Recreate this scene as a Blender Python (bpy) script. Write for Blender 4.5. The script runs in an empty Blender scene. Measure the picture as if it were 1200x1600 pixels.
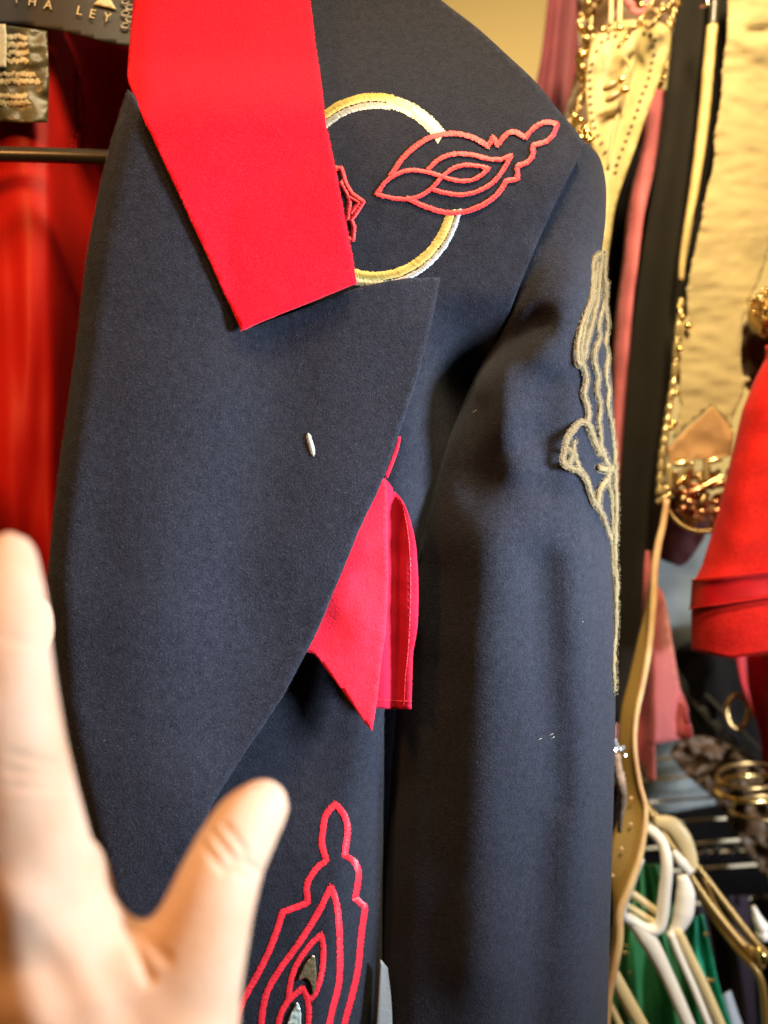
import bpy, bmesh, math, random
import numpy as np
from mathutils import Vector, Matrix, noise
from mathutils.geometry import delaunay_2d_cdt

random.seed(7)
C = bpy.context.scene.collection
SC = bpy.context.scene
R = math.radians

# ------------------------------------------------------------------ camera
F = 26.0 / 36.0 * 1600.0          # focal length in photo pixels
cam = bpy.data.cameras.new('camera')
cam.sensor_fit = 'VERTICAL'; cam.sensor_height = 36.0; cam.sensor_width = 27.0
cam.lens = 26.0; cam.clip_start = 0.01; cam.clip_end = 50.0
cam.dof.use_dof = True; cam.dof.focus_distance = 0.372; cam.dof.aperture_fstop = 4.6
camo = bpy.data.objects.new('camera', cam); C.objects.link(camo)
camo.rotation_euler = (R(90), 0, 0)
SC.camera = camo

# ------------------------------------------------------------------ world, lamps, exposure
SC.view_settings.view_transform = 'Standard'; SC.view_settings.look = 'None'
SC.view_settings.exposure = -0.65; SC.view_settings.gamma = 1.0
w = bpy.data.worlds.new('World'); SC.world = w; w.use_nodes = True
bg = w.node_tree.nodes['Background']
bg.inputs[0].default_value = (1.0, 0.74, 0.42, 1); bg.inputs[1].default_value = 0.035


def area(name, loc, target, size, power, col, spread=180):
    l = bpy.data.lights.new(name, 'AREA'); l.shape = 'DISK'; l.size = size
    l.energy = power; l.color = col; l.spread = R(spread)
    o = bpy.data.objects.new(name, l); C.objects.link(o)
    o.location = loc
    o.rotation_euler = (Vector(target) - Vector(loc)).to_track_quat('-Z', 'Y').to_euler()
    return o


area('cool_window_light', (0.52, 0.10, 0.07), (-0.06, 0.38, -0.06), 0.14, 6.0, (0.66, 0.80, 1.0), 70)
area('warm_ceiling_lamp', (-0.06, -0.06, 0.80), (0.0, 0.40, 0.0), 0.12, 6.5, (1.0, 0.70, 0.40))
area('warm_side_lamp', (-0.42, -0.10, 0.34), (-0.10, 0.40, -0.02), 0.14, 5.0, (1.0, 0.44, 0.12))
area('right_fill_light', (0.92, 0.08, -0.08), (0.43, 0.84, -0.24), 0.12, 2.4, (0.93, 0.95, 1.0), 56)  # added fill to brighten shelf wires and hangers, no known source
area('warm_back_lamp', (0.22, 0.10, 0.80), (0.40, 0.95, 0.05), 0.20, 15.5, (1.0, 0.78, 0.46), 120)


# ------------------------------------------------------------------ materials
def mat(name, base, rough=0.6, metal=0.0, sheen=0.0, sheen_tint=(1, 1, 1), bump=0.0, bscale=900.0, var=0.0,
        vscale=60.0, stretch=(1, 1, 1), sss=0.0, spec=0.5, coat=0.0, var2=None, fine=0.0, fscale=2500.0):
    m = bpy.data.materials.new(name); m.use_nodes = True
    nt = m.node_tree; N = nt.nodes; L = nt.links
    p = N['Principled BSDF']
    p.inputs['Roughness'].default_value = rough
    p.inputs['Metallic'].default_value = metal
    p.inputs['Specular IOR Level'].default_value = spec
    p.inputs['Sheen Weight'].default_value = sheen
    p.inputs['Sheen Tint'].default_value = (*sheen_tint, 1)
    p.inputs['Sheen Roughness'].default_value = 0.45
    p.inputs['Coat Weight'].default_value = coat
    if sss:
        p.inputs['Subsurface Weight'].default_value = sss
        p.inputs['Subsurface Radius'].default_value = (1.0, 0.35, 0.2)
        p.inputs['Subsurface Scale'].default_value = 0.004
    p.inputs['Base Color'].default_value = (*base, 1)
    tc = N.new('ShaderNodeTexCoord'); mp = N.new('ShaderNodeMapping')
    mp.inputs['Scale'].default_value = stretch
    L.new(tc.outputs['Object'], mp.inputs['Vector'])
    if var or fine:
        n1 = N.new('ShaderNodeTexNoise'); n1.inputs['Scale'].default_value = vscale
        n1.inputs['Detail'].default_value = 5; L.new(mp.outputs[0], n1.inputs['Vector'])
        n2 = N.new('ShaderNodeTexNoise'); n2.inputs['Scale'].default_value = fscale
        n2.inputs['Detail'].default_value = 3; L.new(mp.outputs[0], n2.inputs['Vector'])
        ad = N.new('ShaderNodeMath'); ad.operation = 'MULTIPLY_ADD'
        sb = N.new('ShaderNodeMath'); sb.operation = 'SUBTRACT'; sb.inputs[1].default_value = 0.5
        L.new(n1.outputs[0], sb.inputs[0])
        L.new(sb.outputs[0], ad.inputs[0]); ad.inputs[1].default_value = var * 2
        sb2 = N.new('ShaderNodeMath'); sb2.operation = 'SUBTRACT'; sb2.inputs[1].default_value = 0.5
        L.new(n2.outputs[0], sb2.inputs[0])
        ad2 = N.new('ShaderNodeMath'); ad2.operation = 'MULTIPLY_ADD'
        L.new(sb2.outputs[0], ad2.inputs[0]); ad2.inputs[1].default_value = fine * 2; ad2.inputs[2].default_value = 0.5
        L.new(ad2.outputs[0], ad.inputs[2])
        mx = N.new('ShaderNodeMix'); mx.data_type = 'RGBA'
        v2 = var2 or tuple(min(1, c * 2.0) for c in base)
        v1 = tuple(max(0, 2 * c - e) for c, e in zip(base, v2)) if var2 is None else base
        mx.inputs[6].default_value = (*v1, 1); mx.inputs[7].default_value = (*v2, 1)
        L.new(ad.outputs[0], mx.inputs[0]); L.new(mx.outputs[2], p.inputs['Base Color'])
    if bump:
        nb = N.new('ShaderNodeTexNoise'); nb.inputs['Scale'].default_value = bscale
        nb.inputs['Detail'].default_value = 4; nb.inputs['Roughness'].default_value = 0.65
        L.new(mp.outputs[0], nb.inputs['Vector'])
        b = N.new('ShaderNodeBump'); b.inputs['Strength'].default_value = bump
        b.inputs['Distance'].default_value = 0.0012
        L.new(nb.outputs[0], b.inputs['Height']); L.new(b.outputs[0], p.inputs['Normal'])
    return m


M = {}
M['navy'] = mat('navy_wool', (0.0046, 0.0049, 0.0076), 0.92, sheen=0.11, sheen_tint=(0.66, 0.70, 0.84), bump=0.6, bscale=900,
                fine=1.0, fscale=1400, var=0.5, vscale=300, var2=(0.0205, 0.0210, 0.0280), spec=0.12)
M['navy_fuzz'] = mat('navy_fuzz', (0.042, 0.043, 0.054), 0.8, spec=0.3)
M['red'] = mat('red_wool', (0.62, 0.002, 0.010), 0.9, sheen=0.12, sheen_tint=(1, 0.3, 0.35), bump=0.45, bscale=850,
               fine=0.8, fscale=1000, var=0.15, vscale=40, var2=(0.90, 0.008, 0.026), spec=0.1)
M['red_fuzz'] = mat('red_fuzz', (0.8, 0.04, 0.05), 0.8, spec=0.2)
M['satin_red'] = mat('red_lining', (0.36, 0.003, 0.002), 0.5, bump=0.12, bscale=420, var=0.3, vscale=22,
                     var2=(0.62, 0.010, 0.004), spec=0.3, sheen=0.1, sheen_tint=(1, .2, .1))
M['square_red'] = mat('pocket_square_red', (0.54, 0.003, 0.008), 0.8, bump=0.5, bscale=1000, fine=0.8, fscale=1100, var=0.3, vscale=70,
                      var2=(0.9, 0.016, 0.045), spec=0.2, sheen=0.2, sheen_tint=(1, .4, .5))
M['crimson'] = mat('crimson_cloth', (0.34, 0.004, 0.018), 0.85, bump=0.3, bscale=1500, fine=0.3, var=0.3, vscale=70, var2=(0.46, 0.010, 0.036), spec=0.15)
M['thread_red'] = mat('red_thread', (0.55, 0.010, 0.014), 0.45, bump=0.2, bscale=3000, fine=0.5, fscale=1400,
                      var2=(0.80, 0.035, 0.035), spec=0.5)
M['thread_crimson'] = mat('crimson_thread', (0.48, 0.010, 0.018), 0.45, fine=0.5, fscale=1400, var2=(0.68, 0.03, 0.045), spec=0.4)
M['thread_gold'] = mat('gold_thread', (0.36, 0.26, 0.04), 0.4, fine=0.8, fscale=1500, var2=(0.66, 0.52, 0.14), spec=0.6, metal=0.15)
M['thread_silver'] = mat('silver_thread', (0.22, 0.225, 0.19), 0.4, fine=0.8, fscale=1500, var2=(0.54, 0.56, 0.51), spec=0.6, metal=0.15)
M['thread_pale'] = mat('pale_gold_thread', (0.30, 0.26, 0.11), 0.4, fine=0.8, fscale=1500, var2=(0.66, 0.62, 0.40), spec=0.6, metal=0.15)
M['cream_thread'] = mat('cream_thread', (0.33, 0.32, 0.26), 0.6, fine=0.5, fscale=2600)
M['label_black'] = mat('black_label', (0.018, 0.016, 0.012), 0.55, bump=0.3, bscale=1800, spec=0.5)
M['care_label'] = mat('care_label', (0.055, 0.050, 0.026), 0.35, bump=0.25, bscale=420, var=0.9, vscale=75, var2=(0.11, 0.10, 0.045), spec=0.5)
M['label_thread'] = mat('label_thread', (0.55, 0.47, 0.27), 0.5, fine=0.5)
M['label_grey'] = mat('label_dim_thread', (0.38, 0.34, 0.27), 0.5, fine=0.5)
M['bar'] = mat('dark_bar', (0.030, 0.026, 0.018), 0.32, spec=0.6, bump=0.06, bscale=300)
M['skin'] = mat('skin', (0.42, 0.215, 0.105), 0.65, sss=0.12, var=0.7, vscale=45, var2=(0.54, 0.36, 0.245), bump=0.25, bscale=500, spec=0.2)
M['nail'] = mat('nail', (0.80, 0.55, 0.46), 0.25, sss=0.1, spec=0.5, coat=0.3)
M['cord'] = mat('greygold_cord', (0.14, 0.095, 0.036), 0.8, bump=1.0, bscale=1500, fine=0.8, fscale=1500, var=0.4, vscale=60,
                var2=(0.36, 0.265, 0.12), spec=0.3)
M['cord_fuzz'] = mat('greygold_fuzz', (0.27, 0.20, 0.095), 0.7)
M['wall'] = mat('cream_wall', (0.86, 0.70, 0.32), 0.85, bump=0.12, bscale=90, var=0.15, vscale=5, var2=(0.90, 0.74, 0.36))
M['maroon'] = mat('maroon_cloth', (0.13, 0.018, 0.028), 0.75, bump=0.2, bscale=500, var=0.3, vscale=25, sheen=0.3, sheen_tint=(1, .4, .45))
M['deep_maroon'] = mat('deep_maroon_cloth', (0.05, 0.003, 0.006), 0.8, bump=0.2, bscale=500)
M['rose'] = mat('rose_cloth', (0.40, 0.075, 0.09), 0.7, bump=0.25, bscale=600, var=0.35, vscale=30, var2=(0.54, 0.14, 0.14), sheen=0.3, sheen_tint=(1, .5, .5))
M['tan'] = mat('yellow_tan_leather', (0.33, 0.25, 0.095), 0.5, bump=0.25, bscale=350, var=0.4, vscale=45, var2=(0.44, 0.355, 0.15), spec=0.3)
M['hole'] = mat('dark_stitch', (0.06, 0.04, 0.012), 0.7)
M['ochre'] = mat('ochre_leather', (0.30, 0.175, 0.040), 0.5, bump=0.25, bscale=400, var=0.4, vscale=30, var2=(0.42, 0.27, 0.08))
M['belt_edge'] = mat('belt_edge', (0.68, 0.44, 0.20), 0.55, var=0.3, vscale=50, bump=0.2, bscale=600)
M['black'] = mat('black_cloth', (0.007, 0.0052, 0.0025), 0.9, bump=0.3, bscale=900, var=0.3, vscale=20, sheen=0.03, sheen_tint=(1, .85, .6), spec=0.2)
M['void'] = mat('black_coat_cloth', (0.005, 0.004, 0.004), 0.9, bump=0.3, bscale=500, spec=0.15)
M['shantung'] = mat('gold_shantung', (0.29, 0.23, 0.115), 0.9, bump=0.10, bscale=130, stretch=(0.45, 1, 1.8), var=0.55, vscale=50,
                    var2=(0.41, 0.33, 0.155), spec=0.1, sheen=0.2, sheen_tint=(1, .85, .5))
M['piping'] = mat('gold_piping', (0.50, 0.36, 0.13), 0.6, bump=0.4, bscale=500, var=0.3, vscale=60)
M['brown_tri'] = mat('tan_suede', (0.36, 0.20, 0.075), 0.8, bump=0.25, bscale=600, var=0.3, vscale=60)
M['gold'] = mat('gold_metal', (0.85, 0.62, 0.22), 0.22, metal=1.0, bump=0.1, bscale=300)
M['old_gold'] = mat('old_gold_metal', (0.45, 0.31, 0.13), 0.3, metal=0.9, bump=0.15, bscale=300)
M['copper'] = mat('copper_bead', (0.55, 0.25, 0.12), 0.22, metal=0.8)
M['glassbead'] = mat('gold_glass_bead', (0.60, 0.46, 0.20), 0.12, metal=0.6, coat=0.6)
M['taupe'] = mat('taupe_bead', (0.34, 0.23, 0.09), 0.35, spec=0.6)
M['coat_red'] = mat('red_coat', (0.30, 0.003, 0.002), 0.8, bump=0.5, bscale=450, var=0.7, vscale=45, fine=.5, fscale=500, var2=(0.66, 0.012, 0.006), spec=0.2, sheen=0.15, sheen_tint=(1, .2, .2))
M['band_red'] = mat('red_band', (0.42, 0.003, 0.006), 0.5, bump=0.15, bscale=500, var=0.2, spec=0.35)
M['greyblue'] = mat('greyblue_cloth', (0.16, 0.19, 0.20), 0.8, bump=0.2, bscale=400, var=0.3, vscale=15)
M['wire'] = mat('shelf_wire', (0.85, 0.74, 0.50), 0.4, spec=0.6)
M['bronze'] = mat('bronze_satin', (0.045, 0.024, 0.011), 0.5, bump=0.4, bscale=120, var=0.6, vscale=50, var2=(0.12, 0.068, 0.03), spec=0.3)
M['white'] = mat('white_plastic', (0.88, 0.87, 0.84), 0.35, spec=0.5, bump=0.06, bscale=150)
M['cream'] = mat('cream_plastic', (0.72, 0.60, 0.34), 0.4, spec=0.5, bump=0.06, bscale=150)
M['brass'] = mat('brass_wire', (0.30, 0.19, 0.06), 0.38, metal=0.6, spec=0.5)
M['green'] = mat('dark_green_satin', (0.02, 0.17, 0.06), 0.5, bump=0.3, bscale=160, var=0.5, vscale=30, var2=(0.055, 0.28, 0.10), spec=0.5)
M['teal'] = mat('teal_satin', (0.018, 0.36, 0.21), 0.45, bump=0.3, bscale=160, var=0.4, vscale=30, var2=(0.045, 0.50, 0.32), spec=0.5)
M['paleblue'] = mat('pale_blue_cloth', (0.42, 0.48, 0.55), 0.7, bump=0.2, bscale=300)
M['ribbon'] = mat('grey_ribbon', (0.16, 0.155, 0.14), 0.7, bump=0.3, bscale=500)
M['plum'] = mat('dark_plum_cloth', (0.022, 0.012, 0.022), 0.8, bump=0.2, bscale=300)
M['crystal'] = mat('crystal', (0.75, 0.78, 0.76), 0.06, metal=0.7, coat=1.0)
M['silver'] = mat('silver_metal', (0.8, 0.77, 0.68), 0.18, metal=1.0)
M['sequin'] = mat('gold_sequin', (0.50, 0.42, 0.24), 0.22, metal=0.85, bump=0.3, bscale=500)
M['mint'] = mat('mint_stone', (0.55, 0.66, 0.58), 0.2, metal=0.5, bump=0.5, bscale=500, coat=0.5)
M['brownlace'] = mat('brown_lace', (0.25, 0.15, 0.09), 0.7, bump=0.5, bscale=500, var=0.5)
M['darkbead'] = mat('black_bead', (0.03, 0.028, 0.026), 0.12, spec=0.9, coat=0.6)


# ------------------------------------------------------------------ helpers
def P(x, y, d):
    """the place that lies at picture column x, row y, at d metres from the lens plane"""
    return Vector(((x - 600.0) / F * d, d, -(y - 800.0) / F * d))


def sstep(a, b, v):
    t = (v - a) / (b - a) if b != a else 0.0
    t = max(0.0, min(1.0, t))
    return t * t * (3 - 2 * t)


def lerp(a, b, t):
    return a + (b - a) * t


def interp(poly, y):
    """x of a polyline [(x,y)...] sorted by y"""
    if y <= poly[0][1]: return poly[0][0]
    for (x0, y0), (x1, y1) in zip(poly, poly[1:]):
        if y <= y1:
            t = (y - y0) / (y1 - y0)
            return lerp(x0, x1, t)
    return poly[-1][0]


def smooth(pts, n=6, closed=False):
    """Catmull-Rom through the points (tuples of any length)"""
    out = []
    k = len(pts)
    rng = range(k if closed else k - 1)
    for i in rng:
        if closed:
            p0, p1, p2, p3 = (pts[(i + j - 1) % k] for j in range(4))
        else:
            p1, p2 = pts[i], pts[i + 1]
            p0 = pts[i - 1] if i else tuple(2 * a - b for a, b in zip(p1, p2))
            p3 = pts[i + 2] if i + 2 < k else tuple(2 * b - a for a, b in zip(p1, p2))
        for s in range(n):
            t = s / n
            out.append(tuple(0.5 * ((2 * b) + (-a + c) * t + (2 * a - 5 * b + 4 * c - d) * t * t + (-a + 3 * b - 3 * c + d) * t ** 3)
                             for a, b, c, d in zip(p0, p1, p2, p3)))
    if not closed: out.append(tuple(pts[-1]))
    return out


def link(name, me, m, parent=None, sm=True):
    o = bpy.data.objects.new(name, me); C.objects.link(o)
    if m is not None: me.materials.append(m)
    if sm:
        me.polygons.foreach_set('use_smooth', [True] * len(me.polygons))
    if parent is not None:
        o.parent = parent
        o.matrix_parent_inverse = Matrix.Translation(-Vector(parent.location))
    return o


def tag(o, label=None, cat=None, group=None, kind=None):
    if label: o['label'] = label
    if cat: o['category'] = cat
    if group: o['group'] = group
    if kind: o['kind'] = kind
    return o


def thing(name, label, cat, loc, group=None):
    o = bpy.data.objects.new(name, None); C.objects.link(o)
    o.location = loc; o.empty_display_size = 0.02
    return tag(o, label, cat, group)


def solid(o, t, off=-1.0):
    md = o.modifiers.new('thickness', 'SOLIDIFY'); md.thickness = t; md.offset = off
    return o


def resample(pts, sp):
    out = []
    k = len(pts)
    for i in range(k):
        a, b = pts[i], pts[(i + 1) % k]
        L = math.hypot(b[0] - a[0], b[1] - a[1]); n = max(1, int(round(L / sp)))
        for s in range(n):
            out.append((lerp(a[0], b[0], s / n), lerp(a[1], b[1], s / n)))
    return out


def patch(name, outline, dfn, m, parent=None, sp=9.0, thick=0.0012, edge_jit=0.0):
    """a piece of cloth or leather cut to an outline and laid on the surface d = dfn(x, y)"""
    rim = resample(outline, sp * 0.6)
    if edge_jit:
        rim = [(x + random.uniform(-edge_jit, edge_jit), y + random.uniform(-edge_jit, edge_jit)) for x, y in rim]
    rim = [(x + 1.6 * noise.noise(Vector((x * .013, y * .013, 8.1))), y + 1.6 * noise.noise(Vector((x * .013, y * .013, 2.2)))) for x, y in rim]
    A = np.array(rim)
    x0, y0 = A.min(0); x1, y1 = A.max(0)
    gx = []
    row = 0
    y = y0 + sp * .5
    while y < y1:
        xs = np.arange(x0 + (sp * .5 if row % 2 else 0), x1, sp)
        gx.append(np.stack([xs, np.full_like(xs, y)], 1)); y += sp * .87; row += 1
    G = np.concatenate(gx)
    B = np.roll(A, -1, 0)
    inside = np.zeros(len(G), bool)
    for (ax, ay), (bx, by) in zip(A, B):
        if ay == by: continue
        c = ((ay > G[:, 1]) != (by > G[:, 1])) & (G[:, 0] < (bx - ax) * (G[:, 1] - ay) / (by - ay) + ax)
        inside ^= c
    G = G[inside]
    keep = np.ones(len(G), bool)
    for i in range(0, len(G), 512):
        dd = ((G[i:i + 512, None, :] - A[None]) ** 2).sum(2).min(1)
        keep[i:i + 512] = dd > (sp * .45) ** 2
    G = G[keep]
    vs = [Vector((float(a), float(b))) for a, b in rim] + [Vector((float(a), float(b))) for a, b in G]
    nr = len(rim)
    vo, eo, fo, *_ = delaunay_2d_cdt(vs, [(i, (i + 1) % nr) for i in range(nr)], [], 1, 1e-4)
    co = [P(v.x, v.y, dfn(v.x, v.y)) for v in vo]
    fs = []
    for f in fo:
        a, b, c = f[:3]
        n = (co[b] - co[a]).cross(co[c] - co[a])
        fs.append(tuple(f) if n.y < 0 else tuple(reversed(f)))
    me = bpy.data.meshes.new(name); me.from_pydata(co, [], fs); me.update()
    o = link(name, me, m, parent)
    if thick: solid(o, thick)
    return o


def grid_mesh(name, rows, m, parent=None, thick=0.0012, closed_u=False, cap=False):
    nv, nu = len(rows), len(rows[0])
    co = [p for r in rows for p in r]
    fs = []
    for j in range(nv - 1):
        for i in range(nu if closed_u else nu - 1):
            i2 = (i + 1) % nu
            fs.append((j * nu + i, (j + 1) * nu + i, (j + 1) * nu + i2, j * nu + i2))
    if cap:
        fs.append(tuple(range(nu))); fs.append(tuple(reversed(range((nv - 1) * nu, nv * nu))))
    me = bpy.data.meshes.new(name); me.from_pydata(co, [], fs); me.update()
    o = link(name, me, m, parent)
    if thick: solid(o, thick)
    return o


def sheet(name, left, right, dL, dR, m, parent=None, fold=None, nu=24, nv=70, thick=0.0012):
    """hanging cloth between a left and a right edge; fold(u, v) adds depth"""
    L = smooth(left, 8); Rr = smooth(right, 8)

    def at(poly, t):
        s = t * (len(poly) - 1); i = min(int(s), len(poly) - 2); k = s - i
        return lerp(poly[i][0], poly[i + 1][0], k), lerp(poly[i][1], poly[i + 1][1], k)
    rows = []
    for j in range(nv):
        v = j / (nv - 1)
        a, b = at(L, v), at(Rr, v)
        row = []
        for i in range(nu):
            u = i / (nu - 1)
            d = lerp(dL(v) if callable(dL) else dL, dR(v) if callable(dR) else dR, u)
            if fold: d += fold(u, v)
            row.append(P(lerp(a[0], b[0], u), lerp(a[1], b[1], u), d))
        rows.append(row)
    return grid_mesh(name, rows, m, parent, thick)


def tube_mesh(pts, rad, n=8, jit=0.0, flat=1.0):
    pts = [Vector(p) for p in pts]
    k = len(pts)
    if not hasattr(rad, '__len__'): rad = [rad] * k
    co, fs = [], []
    t0 = (pts[1] - pts[0]).normalized()
    up = Vector((0, 1, 0))
    if abs(t0.dot(up)) > .9: up = Vector((1, 0, 0))
    nrm = (up - t0 * up.dot(t0)).normalized()
    for i in range(k):
        t = (pts[min(i + 1, k - 1)] - pts[max(i - 1, 0)]).normalized()
        nrm = (nrm - t * nrm.dot(t)).normalized()
        bn = t.cross(nrm)
        for s in range(n):
            a = 2 * math.pi * s / n
            r = rad[i] * (1 + random.uniform(-jit, jit))
            co.append(pts[i] + (nrm * math.cos(a) * flat + bn * math.sin(a)) * r)
    for i in range(k - 1):
        for s in range(n):
            s2 = (s + 1) % n
            fs.append((i * n + s, i * n + s2, (i + 1) * n + s2, (i + 1) * n + s))
    fs.append(tuple(reversed(range(n)))); fs.append(tuple(range((k - 1) * n, k * n)))
    return co, fs


def tube(name, pts, rad, m, parent=None, n=10, jit=0.0, flat=1.0):
    co, fs = tube_mesh(pts, rad, n, jit, flat)
    me = bpy.data.meshes.new(name); me.from_pydata(co, [], fs); me.update()
    return link(name, me, m, parent)


def ptube(name, path, rpx, m, parent=None, n=10, sm=6, flat=1.0, jit=0.0):
    """tube along picture points (x, y, d), radius in picture pixels"""
    q = smooth(path, sm) if sm else path
    if hasattr(rpx, '__len__'):
        k = len(path)
        rr = [lerp(rpx[min(int(s), k - 1)], rpx[min(int(s) + 1, k - 1)], s - int(s)) for s in (i * (k - 1) / (len(q) - 1) for i in range(len(q)))]
    else:
        rr = [rpx] * len(q)
    return tube(name, [P(*p) for p in q], [r / F * p[2] for r, p in zip(rr, q)], m, parent, n, jit, flat)


class Bag:
    """collects pieces of one mesh"""
    def __init__(s): s.co, s.fs = [], []

    def add(s, co, fs):
        b = len(s.co); s.co += list(co); s.fs += [tuple(i + b for i in f) for f in fs]

    def build(s, name, m, parent=None, sm=True):
        me = bpy.data.meshes.new(name); me.from_pydata(s.co, [], s.fs); me.update()
        return link(name, me, m, parent, sm)


def satin(bag, path, wpx, dfn, lift=0.0004, high=0.0006, pitch=1.3, slant=0.35, jit=0.5, taper=0, vary=.55):
    """satin stitch: bowed threads laid side by side along a path of (x, y)"""
    pts = []
    for a, b in zip(path, path[1:]):
        L = math.hypot(b[0] - a[0], b[1] - a[1]); n = max(1, int(L / pitch))
        for s in range(n): pts.append((lerp(a[0], b[0], s / n), lerp(a[1], b[1], s / n)))
    pts.append(path[-1])
    k = len(pts)
    for i in range(k):
        a, b = pts[max(i - 2, 0)], pts[min(i + 2, k - 1)]
        tx, ty = b[0] - a[0], b[1] - a[1]; L = math.hypot(tx, ty) or 1; tx /= L; ty /= L
        nx, ny = -ty + slant * tx, tx + slant * ty
        L = math.hypot(nx, ny); nx /= L; ny /= L
        w_ = wpx * .5
        if taper: w_ *= min(1, .35 + i / taper, .35 + (k - 1 - i) / taper)
        x, y = pts[i]
        e0, e1 = w_ + random.uniform(-jit, jit), w_ + random.uniform(-jit, jit)
        hh = high * random.uniform(1 - vary, 1 + vary); tw = pitch * .72
        co = []
        for s, h in ((-e0, 0), (-e0 * .5, .8), (0, 1), (e1 * .5, .8), (e1, 0)):
            px, py = x + nx * s, y + ny * s
            d = dfn(px, py)
            for q, hq in ((-tw, .45), (0, 1), (tw, .45)):
                co.append(P(px + tx * q, py + ty * q, d - lift - hh * h * hq))
        fs = []
        for r in range(4):
            for c in range(2):
                o = r * 3 + c
                fs.append((o, o + 1, o + 4, o + 3))
        bag.add(co, fs)


def fuzz(name, src, count, m, parent, length=0.0011, width=0.00007, lie=0.75, region=None):
    """loose fibres lying on a cloth"""
    me = src.data
    bag = Bag()
    np_ = len(me.polygons)
    tries = 0; made = 0
    while made < count and tries < count * 6:
        tries += 1
        f = me.polygons[random.randrange(np_)]
        vs = [me.vertices[i].co for i in f.vertices]
        u, v = random.random(), random.random()
        if u + v > 1: u, v = 1 - u, 1 - v
        p = vs[0] + (vs[1] - vs[0]) * u + (vs[2] - vs[0]) * v
        if region and not region(p): continue
        n = f.normal
        t = Vector((random.gauss(0, 1), random.gauss(0, .4), random.gauss(0, 1)))
        t = (t - n * t.dot(n)).normalized()
        dr = (t * lie + n * (1 - lie) * random.uniform(.2, 1)).normalized()
        L = length * random.uniform(.4, 1.5)
        sd = dr.cross(n).normalized() * width
        mid = p + dr * L * .5 + n * L * .15 + sd * random.uniform(-3, 3)
        bag.add([p - sd, p + sd, mid + sd, mid - sd, p + dr * L + n * L * .05], [(0, 1, 2, 3), (3, 2, 4)])
        made += 1
    o = bag.build(name, m, parent, sm=False)
    return tag(o, kind='stuff')


def rim_fuzz(name, pts, dfn, count, m, parent, length=0.0009, width=0.00006, out=(1, 0)):
    """fibres standing off a cut edge"""
    bag = Bag()
    for _ in range(count):
        i = random.randrange(len(pts) - 1); t = random.random()
        x, y = lerp(pts[i][0], pts[i + 1][0], t), lerp(pts[i][1], pts[i + 1][1], t)
        p = P(x, y, dfn(x, y) + random.uniform(-.0003, .0012))
        a, b = pts[i], pts[i + 1]
        tx, ty = b[0] - a[0], b[1] - a[1]; L = math.hypot(tx, ty) or 1
        nx, ny = ty / L, -tx / L
        if nx * out[0] + ny * out[1] < 0: nx, ny = -nx, -ny
        dr = (Vector((nx, 0, -ny)) + Vector((random.gauss(0, .5), random.gauss(0, .5), random.gauss(0, .5)))).normalized()
        ln = length * random.uniform(.3, 1.3); sd = Vector((-dr.z, 0, dr.x)).normalized() * width
        bag.add([p - sd, p + sd, p + dr * ln], [(0, 1, 2)])
    return tag(bag.build(name, m, parent, sm=False), kind='stuff')


def hash2(x, y, s=0.01):
    return noise.noise(Vector((x * s, y * s, 3.7)))


def crease(x, y, x0, y0, x1, y1, wd, amp):
    dx, dy = x1 - x0, y1 - y0
    t = ((x - x0) * dx + (y - y0) * dy) / (dx * dx + dy * dy)
    t = max(0, min(1, t))
    q = (x - x0 - dx * t) ** 2 + (y - y0 - dy * t) ** 2
    return amp * math.exp(-q / (2 * wd * wd))


def uv_ball(n=8, k=6, r=1.0, sy=1.0):
    bm = bmesh.new(); bmesh.ops.create_uvsphere(bm, u_segments=n, v_segments=k, radius=r)
    me = bpy.data.meshes.new('bead'); bm.to_mesh(me); bm.free()
    me.polygons.foreach_set('use_smooth', [True] * len(me.polygons))
    return me


def rod(n=8, facet=False):
    bm = bmesh.new(); bmesh.ops.create_cone(bm, cap_ends=True, segments=n, radius1=1, radius2=1, depth=2)
    bmesh.ops.bevel(bm, geom=[e for e in bm.edges if abs(abs(e.verts[0].co.z) - 1) < .01 and abs(e.verts[0].co.z - e.verts[1].co.z) < .01],
                    offset=.12, segments=1, affect='EDGES')
    me = bpy.data.meshes.new('bugle_bead'); bm.to_mesh(me); bm.free()
    if not facet: me.polygons.foreach_set('use_smooth', [True] * len(me.polygons))
    return me


def put(name, me, loc, scale, parent, rot=None, axis=None):
    o = bpy.data.objects.new(name, me); C.objects.link(o)
    o.location = loc; o.scale = scale if hasattr(scale, '__len__') else (scale,) * 3
    if axis is not None: o.rotation_euler = Vector(axis).to_track_quat('Z', 'Y').to_euler()
    elif rot is not None: o.rotation_euler = rot
    o.parent = parent; o.matrix_parent_inverse = Matrix.Translation(-Vector(parent.location))
    return o


# ================================================================== SETTING
def quad_slab(name, co, m, parent=None):
    me = bpy.data.meshes.new(name); me.from_pydata(co, [], [tuple(range(len(co)))]); me.update()
    return link(name, me, m, parent, sm=False)


wl = quad_slab('wall', [(-2.2, 1.25, -1.6), (2.6, 1.25, -1.6), (2.6, 1.25, 1.9), (-2.2, 1.25, 1.9)], M['wall'])
solid(wl, 0.08, -1); tag(wl, 'plain cream yellow wall behind the hanging clothes', kind='structure')

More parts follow.
